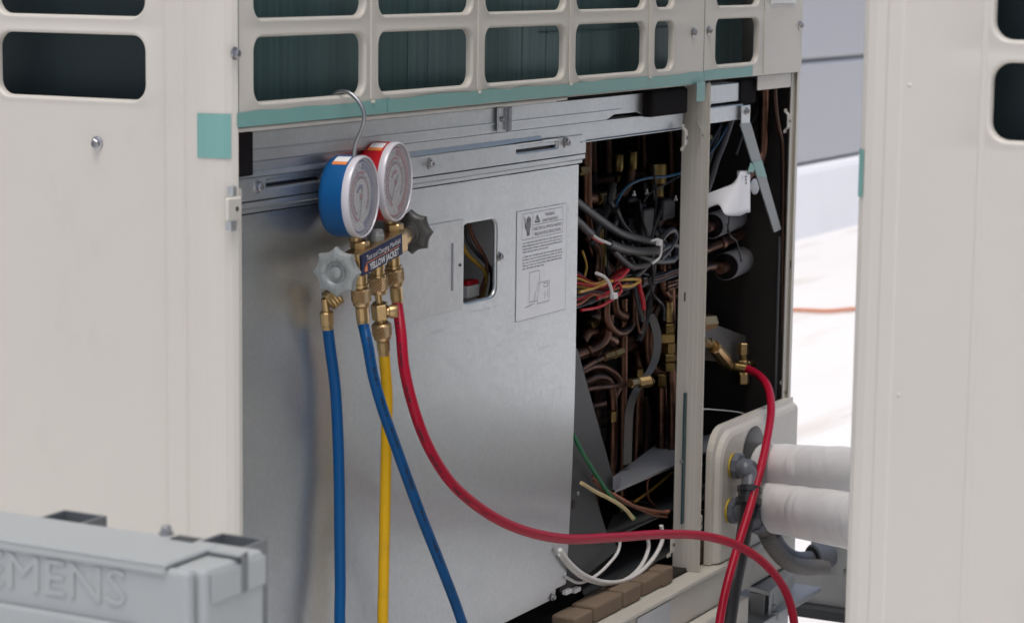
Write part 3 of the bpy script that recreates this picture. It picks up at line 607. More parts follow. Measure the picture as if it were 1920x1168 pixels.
# solenoid coils
def coilbox(px, py, wpx, hpx, Y, d=.024):
    c = Yp(px, py, Y); k = (c-CAM).dot(FW)/FPX; o = box('solenoid_coil', c.x-wpx*k*.75, c.x+wpx*k*.75, Y, Y+d, c.z-hpx*k/2, c.z+hpx*k/2, 'black', U, bevel=.003); return o
coilbox(1192, 430, 36, 46, .10); coilbox(1217, 418, 34, 56, .09); coilbox(1206, 392, 24, 18, .10); coilbox(1256, 392, 36, 40, .085); coilbox(1190, 376, 24, 14, .11); coilbox(1130, 400, 50, 30, .15); coilbox(1148, 385, 22, 16, .14)
for px, py, Y in ((1188, 363, .105), (1212, 360, .105), (1266, 372, .083), (1139, 384, .138)):
    lathe('terminal', [(.003, 0), (.003, .002), (.0018, .0022), (.0018, .006)], Yp(px, py+4, Y), (0, 0, 1), 'steel', U, seg=8)
pipe([(1152, 400), (1158, 376), (1176, 350), (1210, 335), (1250, 331), (1276, 325)], .075, 3, 'wire_b', 'wire', 8)
pipe([(1206, 380), (1215, 366), (1240, 350), (1276, 330)], .08, 1.6, 'cable', 'wire', 8)
# thick grey cables out of the control box
pipe([(1056, 360), (1086, 382), (1125, 412), (1165, 438), (1205, 450), (1240, 460)], .050, 8, 'cable', 'cable', 14)
pipe([(1056, 396), (1084, 416), (1100, 432), (1108, 438)], .046, 8, 'cable', 'cable', 14)
pipe([(1104, 434), (1120, 447), (1145, 458)], .0445, 3.0, 'wire_w', 'wire', 8); pipe([(1104, 440), (1116, 449), (1130, 456)], .046, 2.6, 'wire_r', 'wire', 8)
pipe([(1142, 457), (1165, 466), (1200, 472), (1236, 470)], .046, 8.5, 'cable', 'cable', 14)
for L_ in ([(1230, 465), (1246, 440), (1262, 432), (1266, 445), (1252, 470), (1236, 486)], [(1232, 474), (1252, 462), (1268, 462), (1266, 482), (1240, 488)], [(1225, 470), (1215, 492), (1200, 510), (1188, 520)], [(1180, 460), (1200, 480), (1236, 490), (1262, 488)], [(1150, 470), (1170, 490), (1185, 500), (1215, 496)]):
    pipe(L_, .048+random.uniform(0, .008), 6.5, 'cable', 'cable', 10)
pipe([(1222, 452), (1236, 450), (1240, 462), (1238, 480), (1224, 494)], .036, 2.4, 'tie', 'cable_tie', 8); c = Yp(1236, 455, .034); box('cable_tie', c.x-.004, c.x+.004, .031, .037, c.z-.0035, c.z+.0035, 'tie', U, bevel=.0012)
for i in range(9):
    y0 = 500+i*5; pipe([(1150+random.uniform(0, 30), 440+random.uniform(0, 40)), (1180+random.uniform(-20, 20), 480+random.uniform(-10, 20)), (1170+random.uniform(0, 60), 520+random.uniform(-10, 20)), (1240+random.uniform(0, 30), 500+random.uniform(0, 30))], .085+random.uniform(0, .03), 2.2, random.choice(['wire_k', 'cable', 'wire_k']), 'wire', 6)
for i in range(3): pipe([(1205, 522+5*i), (1235, 518+5*i), (1262, 508+5*i), (1290, 500+4*i)], .07, 2.6, ['cable', 'wire_n', 'cable'][i], 'wire', 8)
for i in range(3): pipe([(1250, 530+7*i), (1275, 523+6*i), (1300, 515+6*i)], .075, 3.4, 'copper', 'copper_pipe', 8)
# loose wire bundle
wl = ['wire_k', 'wire_r', 'wire_y', 'wire_k', 'wire_r', 'wire_k', 'wire_y', 'cable', 'wire_r', 'wire_k', 'cable', 'wire_r', 'cable', 'wire_k', 'wire_o', 'cable', 'cable']
for i, mm in enumerate(wl):
    y0 = 512+i*4.2+random.uniform(-3, 3); e = random.uniform(-12, 12)
    pipe([(1050, y0), (1084, y0+random.uniform(-4, 4)), (1112, y0*.55+545*.45+random.uniform(-7, 7)), (1138, 540+(y0-545)*.45+random.uniform(-6, 6)), (1160+random.uniform(-8, 8), 530+(y0-545)*.55+e), (1184+random.uniform(-16, 12), 520+(y0-545)*.5+e)], .048+random.uniform(0, .02), 2.7, mm, 'wire', 8)
pipe([(1120, 560), (1142, 548), (1160, 530), (1165, 545), (1150, 560), (1125, 575), (1090, 582)], .046, 2.8, 'wire_r', 'wire', 8)
pipe([(1086, 548), (1115, 540), (1145, 528), (1175, 524), (1200, 526), (1185, 536), (1165, 538)], .047, 2.8, 'wire_y', 'wire', 8)
pipe([(1150, 528), (1165, 520), (1178, 506)], .046, 3.4, 'wire_r', 'wire', 8); pipe([(1197, 522), (1201, 545), (1206, 565), (1207, 580)], .05, 4.5, 'wire_r', 'wire', 8)
pipe([(1118, 512), (1134, 520), (1144, 535), (1149, 556)], .040, 3.2, 'tie', 'cable_tie', 8); c = Yp(1151, 555, .039); box('cable_tie', c.x-.005, c.x+.005, .036, .042, c.z-.0035, c.z+.0035, 'tie', U, bevel=.0012)
pipe([(1092, 470), (1100, 500), (1096, 520)], .07, 2.4, 'wire_y', 'wire', 8)
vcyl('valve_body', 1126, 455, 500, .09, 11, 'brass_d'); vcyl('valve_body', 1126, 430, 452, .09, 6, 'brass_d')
# copper bends
pipe([(1136, 560), (1136, 596), (1146, 616), (1162, 624), (1180, 614), (1188, 594), (1190, 540), (1190, 500)], .085, 8.5)
pipe([(1192, 575), (1194, 600), (1200, 624), (1207, 605), (1208, 578)], .07, 2.8); pipe([(1214, 440), (1216, 560), (1212, 660)], .12, 9)
pipe([(1060, 672), (1090, 662), (1112, 655), (1130, 638), (1138, 612), (1140, 590)], .09, 12); lathe('pipe_ring', [(.0088, 0), (.0088, .004)], Yp(1096, 660, .09), (1, 0, .25), 'copper', U)
pipe([(1085, 700), (1110, 688), (1135, 690), (1160, 715), (1150, 745), (1100, 765)], .12, 8); pipe([(1060, 740), (1110, 728), (1150, 724), (1185, 718)], .08, 5)
pipe([(1168, 560), (1168, 700), (1166, 780), (1165, 960)], .12, 9); pipe([(1120, 640), (1118, 770), (1116, 960)], .14, 9); pipe([(1200, 560), (1235, 540), (1250, 520), (1252, 480)], .14, 9)
pipe([(1240, 480), (1242, 540), (1256, 556), (1272, 548)], .10, 9); pipe([(1256, 530), (1256, 620)], .10, 11); pipe([(1240, 725), (1240, 860)], .10, 11); pipe([(1258, 690), (1260, 780), (1260, 850)], .085, 9)
for yy in (798, 815): lathe('pipe_ring', [(.0078, 0), (.0082, .0012), (.0078, .0024)], Yp(1240, yy, .10), (0, 0, 1), 'copper', U)
pipe([(1130, 640), (1180, 636), (1225, 632), (1255, 628)], .13, 10)
hexat('flare_nut', (1131, 670), (1149, 664), .075, 8); hexat('flare_nut', (1150, 664), (1166, 658), .075, 9); pipe([(1090, 692), (1110, 680), (1131, 670)], .075, 5)
hexat('flare_nut', (1181, 719), (1196, 716), .07, 9, 'brass'); hexat('flare_nut', (1197, 718), (1220, 714), .07, 11, 'brass', 8, .06); lathe('nut_face', [(.0058, 0), (.0052, .0012), (.0030, .0016)], Yp(1220, 714, .06), (1, -.4, .1), 'brass', U)
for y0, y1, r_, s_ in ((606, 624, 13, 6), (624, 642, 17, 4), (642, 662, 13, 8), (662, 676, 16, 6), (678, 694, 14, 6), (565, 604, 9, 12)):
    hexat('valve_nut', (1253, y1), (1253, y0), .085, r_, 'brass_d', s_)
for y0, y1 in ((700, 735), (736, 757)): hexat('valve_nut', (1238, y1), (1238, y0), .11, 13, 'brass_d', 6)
# vessels and more pipework deeper in
vcyl('accumulator', 1128, 330, 900, .27, 46, 'vessel', 24); vcyl('accumulator', 1215, 300, 900, .25, 34, 'vessel', 24); vcyl('accumulator', 1330, 560, 900, .20, 40, 'vessel', 24)
for L_, Y_, r_ in (([(1098, 250), (1100, 400), (1110, 470), (1135, 500), (1160, 520)], .11, 9), ([(1180, 320), (1172, 350), (1160, 366), (1130, 372), (1090, 370)], .13, 10), ([(1262, 420), (1240, 412), (1226, 440), (1230, 500), (1226, 560), (1210, 590)], .12, 9),
        ([(1100, 600), (1118, 590), (1124, 560), (1122, 500)], .11, 10), ([(1150, 640), (1168, 652), (1186, 648), (1196, 670), (1196, 740), (1192, 860)], .13, 9), ([(1090, 640), (1100, 625), (1120, 622), (1150, 640)], .10, 9), ([(1090, 720), (1120, 708), (1142, 720), (1148, 760), (1146, 900)], .10, 8),
        ([(1215, 600), (1214, 660), (1222, 690), (1240, 700)], .115, 9), ([(1180, 470), (1160, 490), (1150, 530), (1152, 580), (1176, 596)], .115, 8), ([(1095, 440), (1120, 470), (1118, 520)], .085, 7), ([(1262, 560), (1236, 566), (1222, 590), (1220, 640)], .14, 10), ([(1100, 800), (1130, 790), (1160, 800), (1180, 840)], .15, 9), ([(1205, 740), (1212, 800), (1208, 880)], .15, 8)):
    pipe(L_, Y_, r_*1.3)
for px, py, w_, h_, Y_ in ((1112, 345, 30, 36, .16), (1150, 440, 30, 28, .13), (1240, 440, 30, 24, .10), (1110, 560, 34, 26, .12), (1216, 350, 20, 22, .15), (1232, 560, 26, 22, .12), (1180, 540, 24, 30, .13)): coilbox(px, py, w_, h_, Y_)
for pa, pb, Y_, r_ in (((1120, 372), (1136, 371), .125, 12), ((1150, 500), (1152, 520), .112, 11), ((1196, 690), (1196, 712), .125, 12), ((1104, 612), (1116, 604), .10, 11), ((1228, 470), (1229, 490), .115, 11), ((1147, 770), (1147, 790), .098, 10)): hexat('flare_nut', pa, pb, Y_, r_)
# looms of dark cable hanging in front of the pipework
for i in range(16):
    x0 = random.uniform(1092, 1262); y0 = random.uniform(300, 520); dx = random.uniform(-45, 45); dy = random.uniform(70, 190)
    pipe([(x0, y0), (x0+dx*.2+random.uniform(-12, 12), y0+dy*.35), (x0+dx*.7+random.uniform(-14, 14), y0+dy*.7), (min(1264, max(1092, x0+dx)), y0+dy)], random.uniform(.055, .10), random.uniform(2.2, 6.5), random.choice(['wire_k', 'wire_k', 'cable']), 'cable', 8)
# flat grey strap
sp_ = path([(1218, 588), (1226, 604), (1232, 630), (1231, 660), (1222, 690), (1205, 715), (1188, 742), (1180, 770), (1178, 800), (1176, 870)], .078); sp_ = crom(sp_, 4); v = []; f = []
for i, p in enumerate(sp_): v += [p+Vector((-.006, .003, 0)), p+Vector((.006, -.002, 0))]
f = [(2*i, 2*i+1, 2*i+3, 2*i+2) for i in range(len(sp_)-1)]
mesh('strap', v, f, 'pane', U).modifiers.new('s', 'SOLIDIFY').thickness = .0012
# control box side sheets, trays
def sheetpoly(name, L_, Y, m, th=(0, .0012, 0)): return plate(name, path(L_, Y), th, m, U, bevel=.0003)
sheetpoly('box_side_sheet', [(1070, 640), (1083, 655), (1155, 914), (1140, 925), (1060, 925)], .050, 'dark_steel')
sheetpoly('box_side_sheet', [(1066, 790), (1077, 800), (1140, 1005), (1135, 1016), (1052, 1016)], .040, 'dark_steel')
lathe('rivet', [(.0025, 0), (.002, .001), (.0004, .0014)], Yp(1084, 925, .040), (0, -1, 0), 'galv_d', U, seg=10); lathe('grommet', [(.0055, 0), (.0055, .001), (.003, .0012)], Yp(1076, 945, .040), (0, -1, 0), 'black', U, seg=12)
def tray(name, pf0, pf1, yfr, backpx, m, skew=0.0, th=.0013, lip=.0):
    p0 = Yp(pf0[0], pf0[1], yfr); p1 = Yp(pf1[0], pf1[1], yfr); z = (p0.z+p1.z)/2
    b0 = Zp(backpx[0][0], backpx[0][1], z); b1 = Zp(backpx[1][0], backpx[1][1], z)
    o = plate(name, [(p0.x, yfr, z), (p1.x, yfr, z), b1, b0], (0, 0, -th), m, U, bevel=.0003)
    if lip: plate(name+'_lip', [(p0.x, yfr-.0002, z-.0001), (p1.x, yfr-.0002, z-.0001), (p1.x, yfr-.0002, z-lip), (p0.x, yfr-.0002, z-lip)], (0, -.001, 0), m, U, bevel=.0003)
    return o
zt1_ = Yp(1160, 915, .045).z
plate('tray', [(Yp(1152, 918, .045).x, .045, zt1_), (Yp(1345, 838, .045).x, .045, zt1_), Zp(1345, 812, zt1_), Zp(1236, 828, zt1_), Zp(1150, 893, zt1_)], (0, 0, -.0013), 'trayg', U, bevel=.0003)
plate('tray_lip', [(Yp(1152, 918, .045).x, .0448, zt1_-.0002), (Yp(1345, 838, .045).x, .0448, zt1_-.0002), (Yp(1345, 838, .045).x, .0448, zt1_-.003), (Yp(1152, 918, .045).x, .0448, zt1_-.003)], (0, -.001, 0), 'galv_b', U, bevel=.0003)
sheetpoly('tray_end', [(1150, 918), (1160, 915), (1166, 896), (1150, 893)], .0445, 'galv_d')
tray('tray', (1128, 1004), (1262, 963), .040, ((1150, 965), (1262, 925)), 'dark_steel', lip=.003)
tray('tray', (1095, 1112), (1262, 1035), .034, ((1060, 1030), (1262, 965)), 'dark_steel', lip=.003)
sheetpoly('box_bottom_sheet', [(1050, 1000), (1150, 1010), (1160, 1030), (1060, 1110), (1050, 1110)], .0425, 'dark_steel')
for q in ((1066, 1108), (1082, 1105)):
    c = Yp(q[0], q[1], .03); box('terminal_clip', c.x-.008, c.x+.006, .028, .034, c.z-.0025, c.z+.0025, 'tie', U)
pipe([(1075, 815), (1092, 848), (1118, 890), (1150, 936), (1175, 958), (1190, 972)], .032, 4.0, 'wire_g', 'wire', 8)
pipe([(1090, 905), (1116, 921), (1145, 936), (1170, 952), (1187, 972)], .030, 3.8, 'wire_c', 'wire', 8)
pipe([(1110, 893), (1140, 920), (1175, 942), (1215, 955), (1252, 961)], .034, 2.8, 'wire_n', 'wire', 8); pipe([(1112, 902), (1150, 934), (1190, 950), (1230, 966), (1250, 968)], .036, 2.8, 'wire_n', 'wire', 8)
pipe([(1150, 925), (1190, 948), (1225, 960), (1254, 958)], .038, 2.6, 'wire_o', 'wire', 8); pipe([(1240, 880), (1215, 900), (1215, 930), (1236, 955)], .06, 2.2, 'wire_n', 'wire', 8)
pipe([(1260, 885), (1225, 915), (1190, 940)], .065, 2.4, 'wire_y', 'wire', 8)
pipe([(1050, 1030), (1066, 1052), (1092, 1075), (1130, 1090), (1170, 1088), (1205, 1068), (1232, 1035), (1242, 1010), (1240, 985)], .024, 4.2, 'wire_w', 'cable', 10)
pipe([(1050, 1040), (1075, 1070), (1105, 1088), (1145, 1094), (1180, 1082), (1205, 1055), (1216, 1025), (1212, 1000)], .027, 3.8, 'wire_w', 'cable', 10)
pipe([(1163, 1000), (1160, 1030), (1140, 1058), (1115, 1080), (1085, 1092), (1062, 1082)], .030, 3.0, 'wire_w', 'cable', 10)
# tan spacer blocks on the base
def block(pa, pb, ytop0, ytop1, Y, hz):
    p0 = Yp(pa, ytop0, Y); p1 = Yp(pb, ytop1, Y); box('spacer_block', p0.x, p1.x, Y, Y+.03, ZB+.0006, ZB+hz, 'tan', U, bevel=.0025)
block(1080, 1113, 1166, 1143, .006, .016); block(1117, 1168, 1136, 1108, .004, .019); block(1171, 1203, 1106, 1089, .0035, .020); block(1207, 1241, 1082, 1070, .006, .018); block(1243, 1263, 1070, 1060, .004, .020); block(1303, 1331, 1035, 1020, .010, .024)

# ---------------------------------------------------------------- inside the bay, right part
p0, p1 = Yp(1326, 180, .010), Yp(1386, 175, .010)
box('beam_end', p0.x, p1.x, .010, .05, Yp(1350, 194, .010).z, 1.0425, 'galv_b', U, bevel=.001)
p0, p1 = Yp(1322, 215, .006), Yp(1394, 215, .006)
box('beam_end', p0.x, p1.x, .006, .05, Yp(1350, 230, .006).z, Yp(1350, 200, .006).z, 'galv_b', U, bevel=.0015)
box('foam_block', Yp(1388, 170, .008).x, Yp(1419, 170, .008).x, .008, .04, Yp(1400, 196, .008).z, 1.0455, 'foam', U, bevel=.003)
p0, p1 = Yp(1421, 150, .003), Yp(1483, 150, .003)
box('panel_tab', p0.x, p1.x, .0028, .0042, Yp(1450, 167, .003).z, 1.0490, 'beige', U, bevel=.0006)
box('brace_bracket', Yp(1393, 215, .0).x, Yp(1409, 215, .0).x, .0015, .003, Yp(1400, 236, 0).z, Yp(1400, 198, 0).z, 'galv_b', U, bevel=.002)
screw(Yp(1400, 209, .001), U, r=.0035)
P = [Yp(1388, 233, .0), Yp(1408, 231, .0), Yp(1465, 430, .010), Yp(1452, 436, .010)]
plate('diagonal_brace', P, (0, .0015, 0), 'brace', U, bevel=0)
P2 = [a.lerp(b, t) for a, b, t in ((P[0], P[3], .34), (P[1], P[2], .34), (P[1], P[2], .50), (P[0], P[3], .46))]
plate('tape_strip', [p+Vector((0, -.0006, 0)) for p in P2], (0, .0003, 0), 'tape', U, bevel=0)
pipe([(1433, 130), (1432, 220), (1428, 290), (1418, 312), (1400, 330), (1380, 350)], .035, 10); pipe([(1424, 160), (1422, 200), (1414, 222), (1396, 245), (1380, 290)], .045, 2.6, 'cable', 'wire')
pipe([(1452, 130), (1454, 200), (1460, 240), (1467, 270), (1469, 340), (1468, 420), (1466, 660)], .014, 4.5, 'copper_shade'); pipe([(1396, 250), (1394, 300), (1398, 330)], .08, 6); pipe([(1390, 290), (1388, 330)], .09, 5)
pipe([(1430, 380), (1428, 470), (1426, 540), (1420, 640)], .06, 6); pipe([(1412, 480), (1410, 520), (1414, 530), (1418, 500)], .09, 4, 'cable', 'cable')
pipe([(1372, 225), (1360, 262), (1345, 300), (1336, 330), (1322, 370), (1310, 400)], .05, 5.5, 'greyfoam', 'cable', 10); pipe([(1365, 235), (1345, 270), (1320, 300)], .052, 2.2, 'wire_b', 'wire'); pipe([(1350, 235), (1335, 262), (1318, 290)], .06, 6, 'wire_k', 'cable'); pipe([(1345, 245), (1330, 290), (1316, 330)], .065, 7, 'wire_k', 'cable')
hexat('flare_nut', (1318, 262), (1332, 258), .05, 6, 'brass_d')
def sleeve(pa, pb, Y, rpx, Y2):
    a = Yp(pa[0], pa[1], Y); b = Yp(pb[0], pb[1], Y2); k = (a-CAM).dot(FW)/FPX; L_ = (b-a).length; r = rpx*k
    lathe('foam_sleeve', [(r*.55, .003), (r*.60, 0), (r*.96, 0), (r, .002), (r, L_*.55), (r*.93, L_*.58), (r, L_*.61), (r, L_-.002), (r*.96, L_), (r*.6, L_)], a, b-a, 'greyfoam', U, seg=24)
    lathe('sleeve_end', [(r*.93, -.0006), (r*.93, .0004)], a, b-a, 'foam', U, seg=24)
    lathe('copper_pipe', [(r*.40, -.03), (r*.40, L_+.04)], a, b-a, 'copper', U, seg=14)
sleeve((1334, 424), (1386, 404), .055, 24, .085); sleeve((1360, 500), (1412, 478), .055, 26, .085)
pipe([(1300, 482), (1325, 468), (1350, 458), (1392, 440)], .06, 8); lathe('pipe_ring', [(.007, 0), (.0078, .002), (.007, .012)], Yp(1350, 458, .06), Yp(1392, 440, .06)-Yp(1350, 458, .06), 'copper', U)
pipe([(1300, 512), (1330, 500), (1356, 500)], .055, 8)
pipe([(1364, 420), (1368, 440), (1380, 452), (1386, 472), (1390, 490)], .036, 1.8, 'wire_k', 'cable_tie', 8); pipe([(1368, 398), (1366, 420), (1364, 436)], .038, 1.6, 'wire_k', 'cable_tie', 8)
# inner flange of the end post
xi = UW-.0105
box('inner_flange', Yp(1456, 600, .019).x, Yp(1456, 600, .019).x+.0025, .0165, .0195, Yp(1456, 740, .03).z, Yp(1456, 440, .03).z, 'galv_d', U, bevel=.0005)
box('inner_panel', Yp(1457, 600, .020).x, Yp(1479.5, 600, .020).x, .020, .0215, ZB+.10, 1.02, 'lining', U, bevel=0)
for yy in (657, 694): screw(Yp(1461, yy, .0198), U, r=.0028)
sheetpoly('valve_bracket', [(1305, 600), (1345, 610), (1448, 648), (1450, 706), (1432, 688), (1370, 682), (1305, 672)], .062, 'pane')
# stop valves
hexat('flare_nut', (1312, 605), (1335, 603), .05, 15, 'brass'); lathe('nut_face', [(.0085, 0), (.0075, .002), (.004, .0022)], Yp(1336, 603, .05), (1, -.4, 0), 'brass', U)
hexat('flare_nut', (1318, 640), (1330, 645), .052, 9, 'brass'); hexat('flare_nut', (1330, 640), (1342, 652), .050, 8, 'brass'); hexat('valve_stem', (1338, 650), (1358, 674), .048, 14, 'brass', 10); hexat('valve_stem', (1358, 674), (1366, 684), .048, 11, 'brass_d', 10)
pipe([(1360, 684), (1378, 686), (1392, 684)], .05, 7, 'brass_d', 'valve_branch')
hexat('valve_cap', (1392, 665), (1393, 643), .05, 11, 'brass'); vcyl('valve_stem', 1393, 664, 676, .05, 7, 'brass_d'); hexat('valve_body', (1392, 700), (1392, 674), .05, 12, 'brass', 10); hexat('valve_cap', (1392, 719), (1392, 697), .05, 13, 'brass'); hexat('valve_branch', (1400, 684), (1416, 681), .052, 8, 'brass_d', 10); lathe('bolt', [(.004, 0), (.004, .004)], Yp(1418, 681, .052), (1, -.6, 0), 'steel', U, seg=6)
pipe([(1300, 766), (1340, 768), (1390, 774), (1402, 779)], .03, 1.3, 'wire_w', 'wire', 8)
sheetpoly('tray', [(1300, 915), (1345, 898), (1345, 903), (1300, 922)], .045, 'galv_d'); tray('tray', (1300, 945), (1345, 925), .05, ((1300, 915), (1345, 897)), 'dark_steel')
pipe([(1305, 862), (1330, 858), (1345, 856)], .055, 3, 'wire_n', 'wire'); pipe([(1305, 870), (1330, 868), (1345, 866)], .055, 2.4, 'wire_g', 'wire')

# piping cover panel (beige, bulges out in front of the opening)
yc = -.010
def cvp(px, py): return Yp(px, py, yc)
cl, cr = cvp(1345, 950).x, UW-.002
ct, cbm = cvp(1400, 786).z, ZB+.0012
rad = .035
outl = [(cl, cbm)]+[(cl, ct-rad)]+[(cl+rad*(1-math.cos(t)), ct-rad+rad*math.sin(t)) for t in [math.pi/2*i/6 for i in range(1, 7)]]+[(cr, ct), (cr, cbm)]
v = []; f = []; n = len(outl)
cx_, cz_ = (cl+cr)/2, (ct+cbm)/2
def inset(d): return [(x+(d if x < cx_ else -d*.2), z+(-d if z > cz_ else d*.1)) for x, z in outl]
for d, y in ((0, .006), (0, -.002), (.006, -.003), (.009, -.008), (.013, yc)): v += [(x, y, z) for x, z in inset(d)]
for j in range(4): f += [(j*n+i, j*n+(i+1) % n, (j+1)*n+(i+1) % n, (j+1)*n+i)[::-1] for i in range(n)]
f.append(tuple(4*n+i for i in range(n))[::-1] if False else tuple(4*n+i for i in range(n))[::-1])
pc = mesh('pipe_cover', v, f, 'beige', U)
c = cvp(1412, 850); lathe('pipe_hole', [(.034, 0), (.030, .001)], (c.x, yc-.0008, c.z+.0), (0, -1, 0), 'black', U, seg=28)
c = Yp(1340, 905, 0); box('hinge_tab', c.x-.006, c.x+.004, -.003, .002, c.z-.014, c.z+.012, 'beige', U, bevel=.002)

# ------------------------------------------------------------------ the neighbouring unit
V = thing('condensing_unit', 'closed beige outdoor unit in the blurred right foreground with dark grille openings', 'outdoor unit', (0.62, -0.9, 0.40), 'beige outdoor units in a row')
VY = -0.5262
holed('side_panel', side_cells(VY-UD, VY-.0505, ZB-.04, .0945-.0505, -1), lambda a, b, d: (d, a, b), 'beige', V)
vprof = [(.02, VY), (.009, VY), (.004, VY-.002), (.0012, VY-.006), (0, VY-.012), (0, VY-.0195), (-.0009, VY-.0215), (-.0009, VY-.0305), (0, VY-.0325), (0, VY-.0505)]
extr('corner_post', vprof, ZB-.04, ZT-.02, 'beige', V, th=.0012)
box('end_cover', .0205, UW, VY-.004, VY-.0005, ZB-.04, ZT-.02, 'beige', V, bevel=0)
box('top_cover', -.004, UW+.004, VY-UD, VY+.004, ZT-.0195, ZT+.01, 'beige', V, bevel=.004)
box('coil', .045, .085, VY-UD+.02, VY-.01, 1.05, ZT-.06, 'coil_s', V, bevel=0)
box('back_panel', UW-.004, UW, VY-UD, VY-.0045, ZB-.04, ZT-.021, 'beige', V, bevel=0)
box('base_rail', .001, UW, VY-UD, VY-.002, ZB-.11, ZB-.041, 'beige2', V, bevel=.002)
box('rib', -.0005, .0005, VY-.0910, VY-.0870, ZB-.03, ZT-.03, 'beige', V, bevel=.0008)
for z in (1.101, .886): lathe('dimple', [(.0018, 0), (.0014, .0004), (.0003, .0006)], (0.0, VY-.037, z), (-1, 0, 0), 'beige', V, seg=12)
tpv = [(.016, VY+.0006), (.009, VY+.0006), (.0036, VY-.0014), (.0006, VY-.0054)]
extr('tape_strip', tpv, Xp(1616, 370, 0).z, Xp(1616, 281, 0).z, 'tape', V, th=-.0003)

# ================================================================== MANIFOLD GAUGE SET
hd, tl = R(9), R(5.5)
A_ = Vector((math.cos(hd)*math.cos(tl), math.sin(hd)*math.cos(tl), math.sin(tl))); NF = Vector((math.sin(hd), -math.cos(hd), 0)); UPm = NF.cross(A_)
O = Yp(716, 478, -.022)-NF*.011
def ml(x, y, z): return O+A_*x+NF*y+UPm*z
G = thing('gauge_manifold', 'brass test manifold with a blue and a red dial gauge hanging by a wire hook', 'gauge set', tuple(ml(0, 0, -.012)))
body = [ml(x, y, z) for x in (-.047, .066) for y in (-.010, .010) for z in (-.0105, .0095)]
mesh('manifold_body', body, [(0, 1, 3, 2), (4, 6, 7, 5), (0, 4, 5, 1), (2, 3, 7, 6), (0, 2, 6, 4), (1, 5, 7, 3)], 'brass', G, bevel=.0025)
# name plate
npz0, npz1, npx0, npx1 = -.0095, .0092, -.0455, .0485
NP = plate('name_plate', [ml(npx0, .0103, npz0), ml(npx1, .0103, npz0), ml(npx1, .0103, npz1), ml(npx0, .0103, npz1)], NF*.0008, 'navy', G, bevel=.0004)
text('lettering', 'Test and Charging Manifold', ml(npx0+.010, .0114, .0020), A_, UPm, .0066, 'white', NP, width=.078)
text('lettering', 'YELLOW JACKET', ml(npx0+.017, .0114, -.0074), A_, UPm, .0082, 'white', NP, width=.068, bold=.00022)
plate('rule_line', [ml(npx0+.009, .0112, -.0002), ml(npx1-.008, .0112, -.0002), ml(npx1-.008, .0112, .0003), ml(npx0+.009, .0112, .0003)], NF*.0002, 'orange', NP, bevel=0)
em = [(.0060, -.0068), (.0115, -.0068), (.0120, -.0045), (.0105, -.0030), (.0118, -.0012), (.0080, -.0018), (.0068, -.0035), (.0055, -.005)]
plate('emblem', [ml(npx0+x, .0112, z) for x, z in em], NF*.0003, 'orange', NP, bevel=0)
def knob(xe, sgn, m, r, flip):
    ax = A_*sgn; c = ml(xe, 0, 0)
    lathe('valve_stem', [(.0085, -.030), (.0092, -.026), (.0085, -.0225), (.0092, -.0205), (.0085, -.018), (.0085, -.0145), (.0060, -.013), (.0055, -.006), (.0055, 0)], c, ax, 'brass', G, seg=16)
    a = ax.orthogonal().normalized(); b = ax.cross(a); v = []; f = []; seg = 96
    hs = [(.30, 0), (.80, .0), (.93, .0012), (1, .0045), (1, .0075), (.93, .0105), (.78, .0115), (.52, .0112), (.46, .0098), (.40, .0082), (.30, .0080), (.27, .0088), (.24, .0106), (.14, .0114), (.02, .0116)]
    for q, h in hs:
        for k in range(seg):
            t = 2*math.pi*k/seg; lob = 1.06-.17*abs(math.sin(4*t))**.8 if q > .7 else 1
            v.append(c+ax*h+(a*math.cos(t)+b*math.sin(t))*q*r*lob)
    n = len(hs)
    for i in range(n-1): f += [(i*seg+k, i*seg+(k+1) % seg, (i+1)*seg+(k+1) % seg, (i+1)*seg+k) for k in range(seg)]
    f += [tuple(range(seg-1, -1, -1)), tuple(range((n-1)*seg, n*seg))]
    kb = mesh('valve_knob', v, f, m, G, smooth=True)
    lathe('knob_hub', [(r*.52, 0), (r*.52, -.003), (r*.42, -.0035), (r*.40, -.008), (r*.30, -.0085)], c, ax, m, kb, seg=24)
    if not flip:
        for k in range(28):
            t = 2*math.pi*k/28; p = c+ax*.0114+(a*math.cos(t)+b*math.sin(t))*r*.66
            lathe('knob_grain', [(.0007, -.0006), (.0006, .0003)], p, ax, m, kb, seg=6)
    return kb
knob(-.067, -1, 'knob_s', .0205, False); knob(.094, 1, 'knob_k', .0195, True)
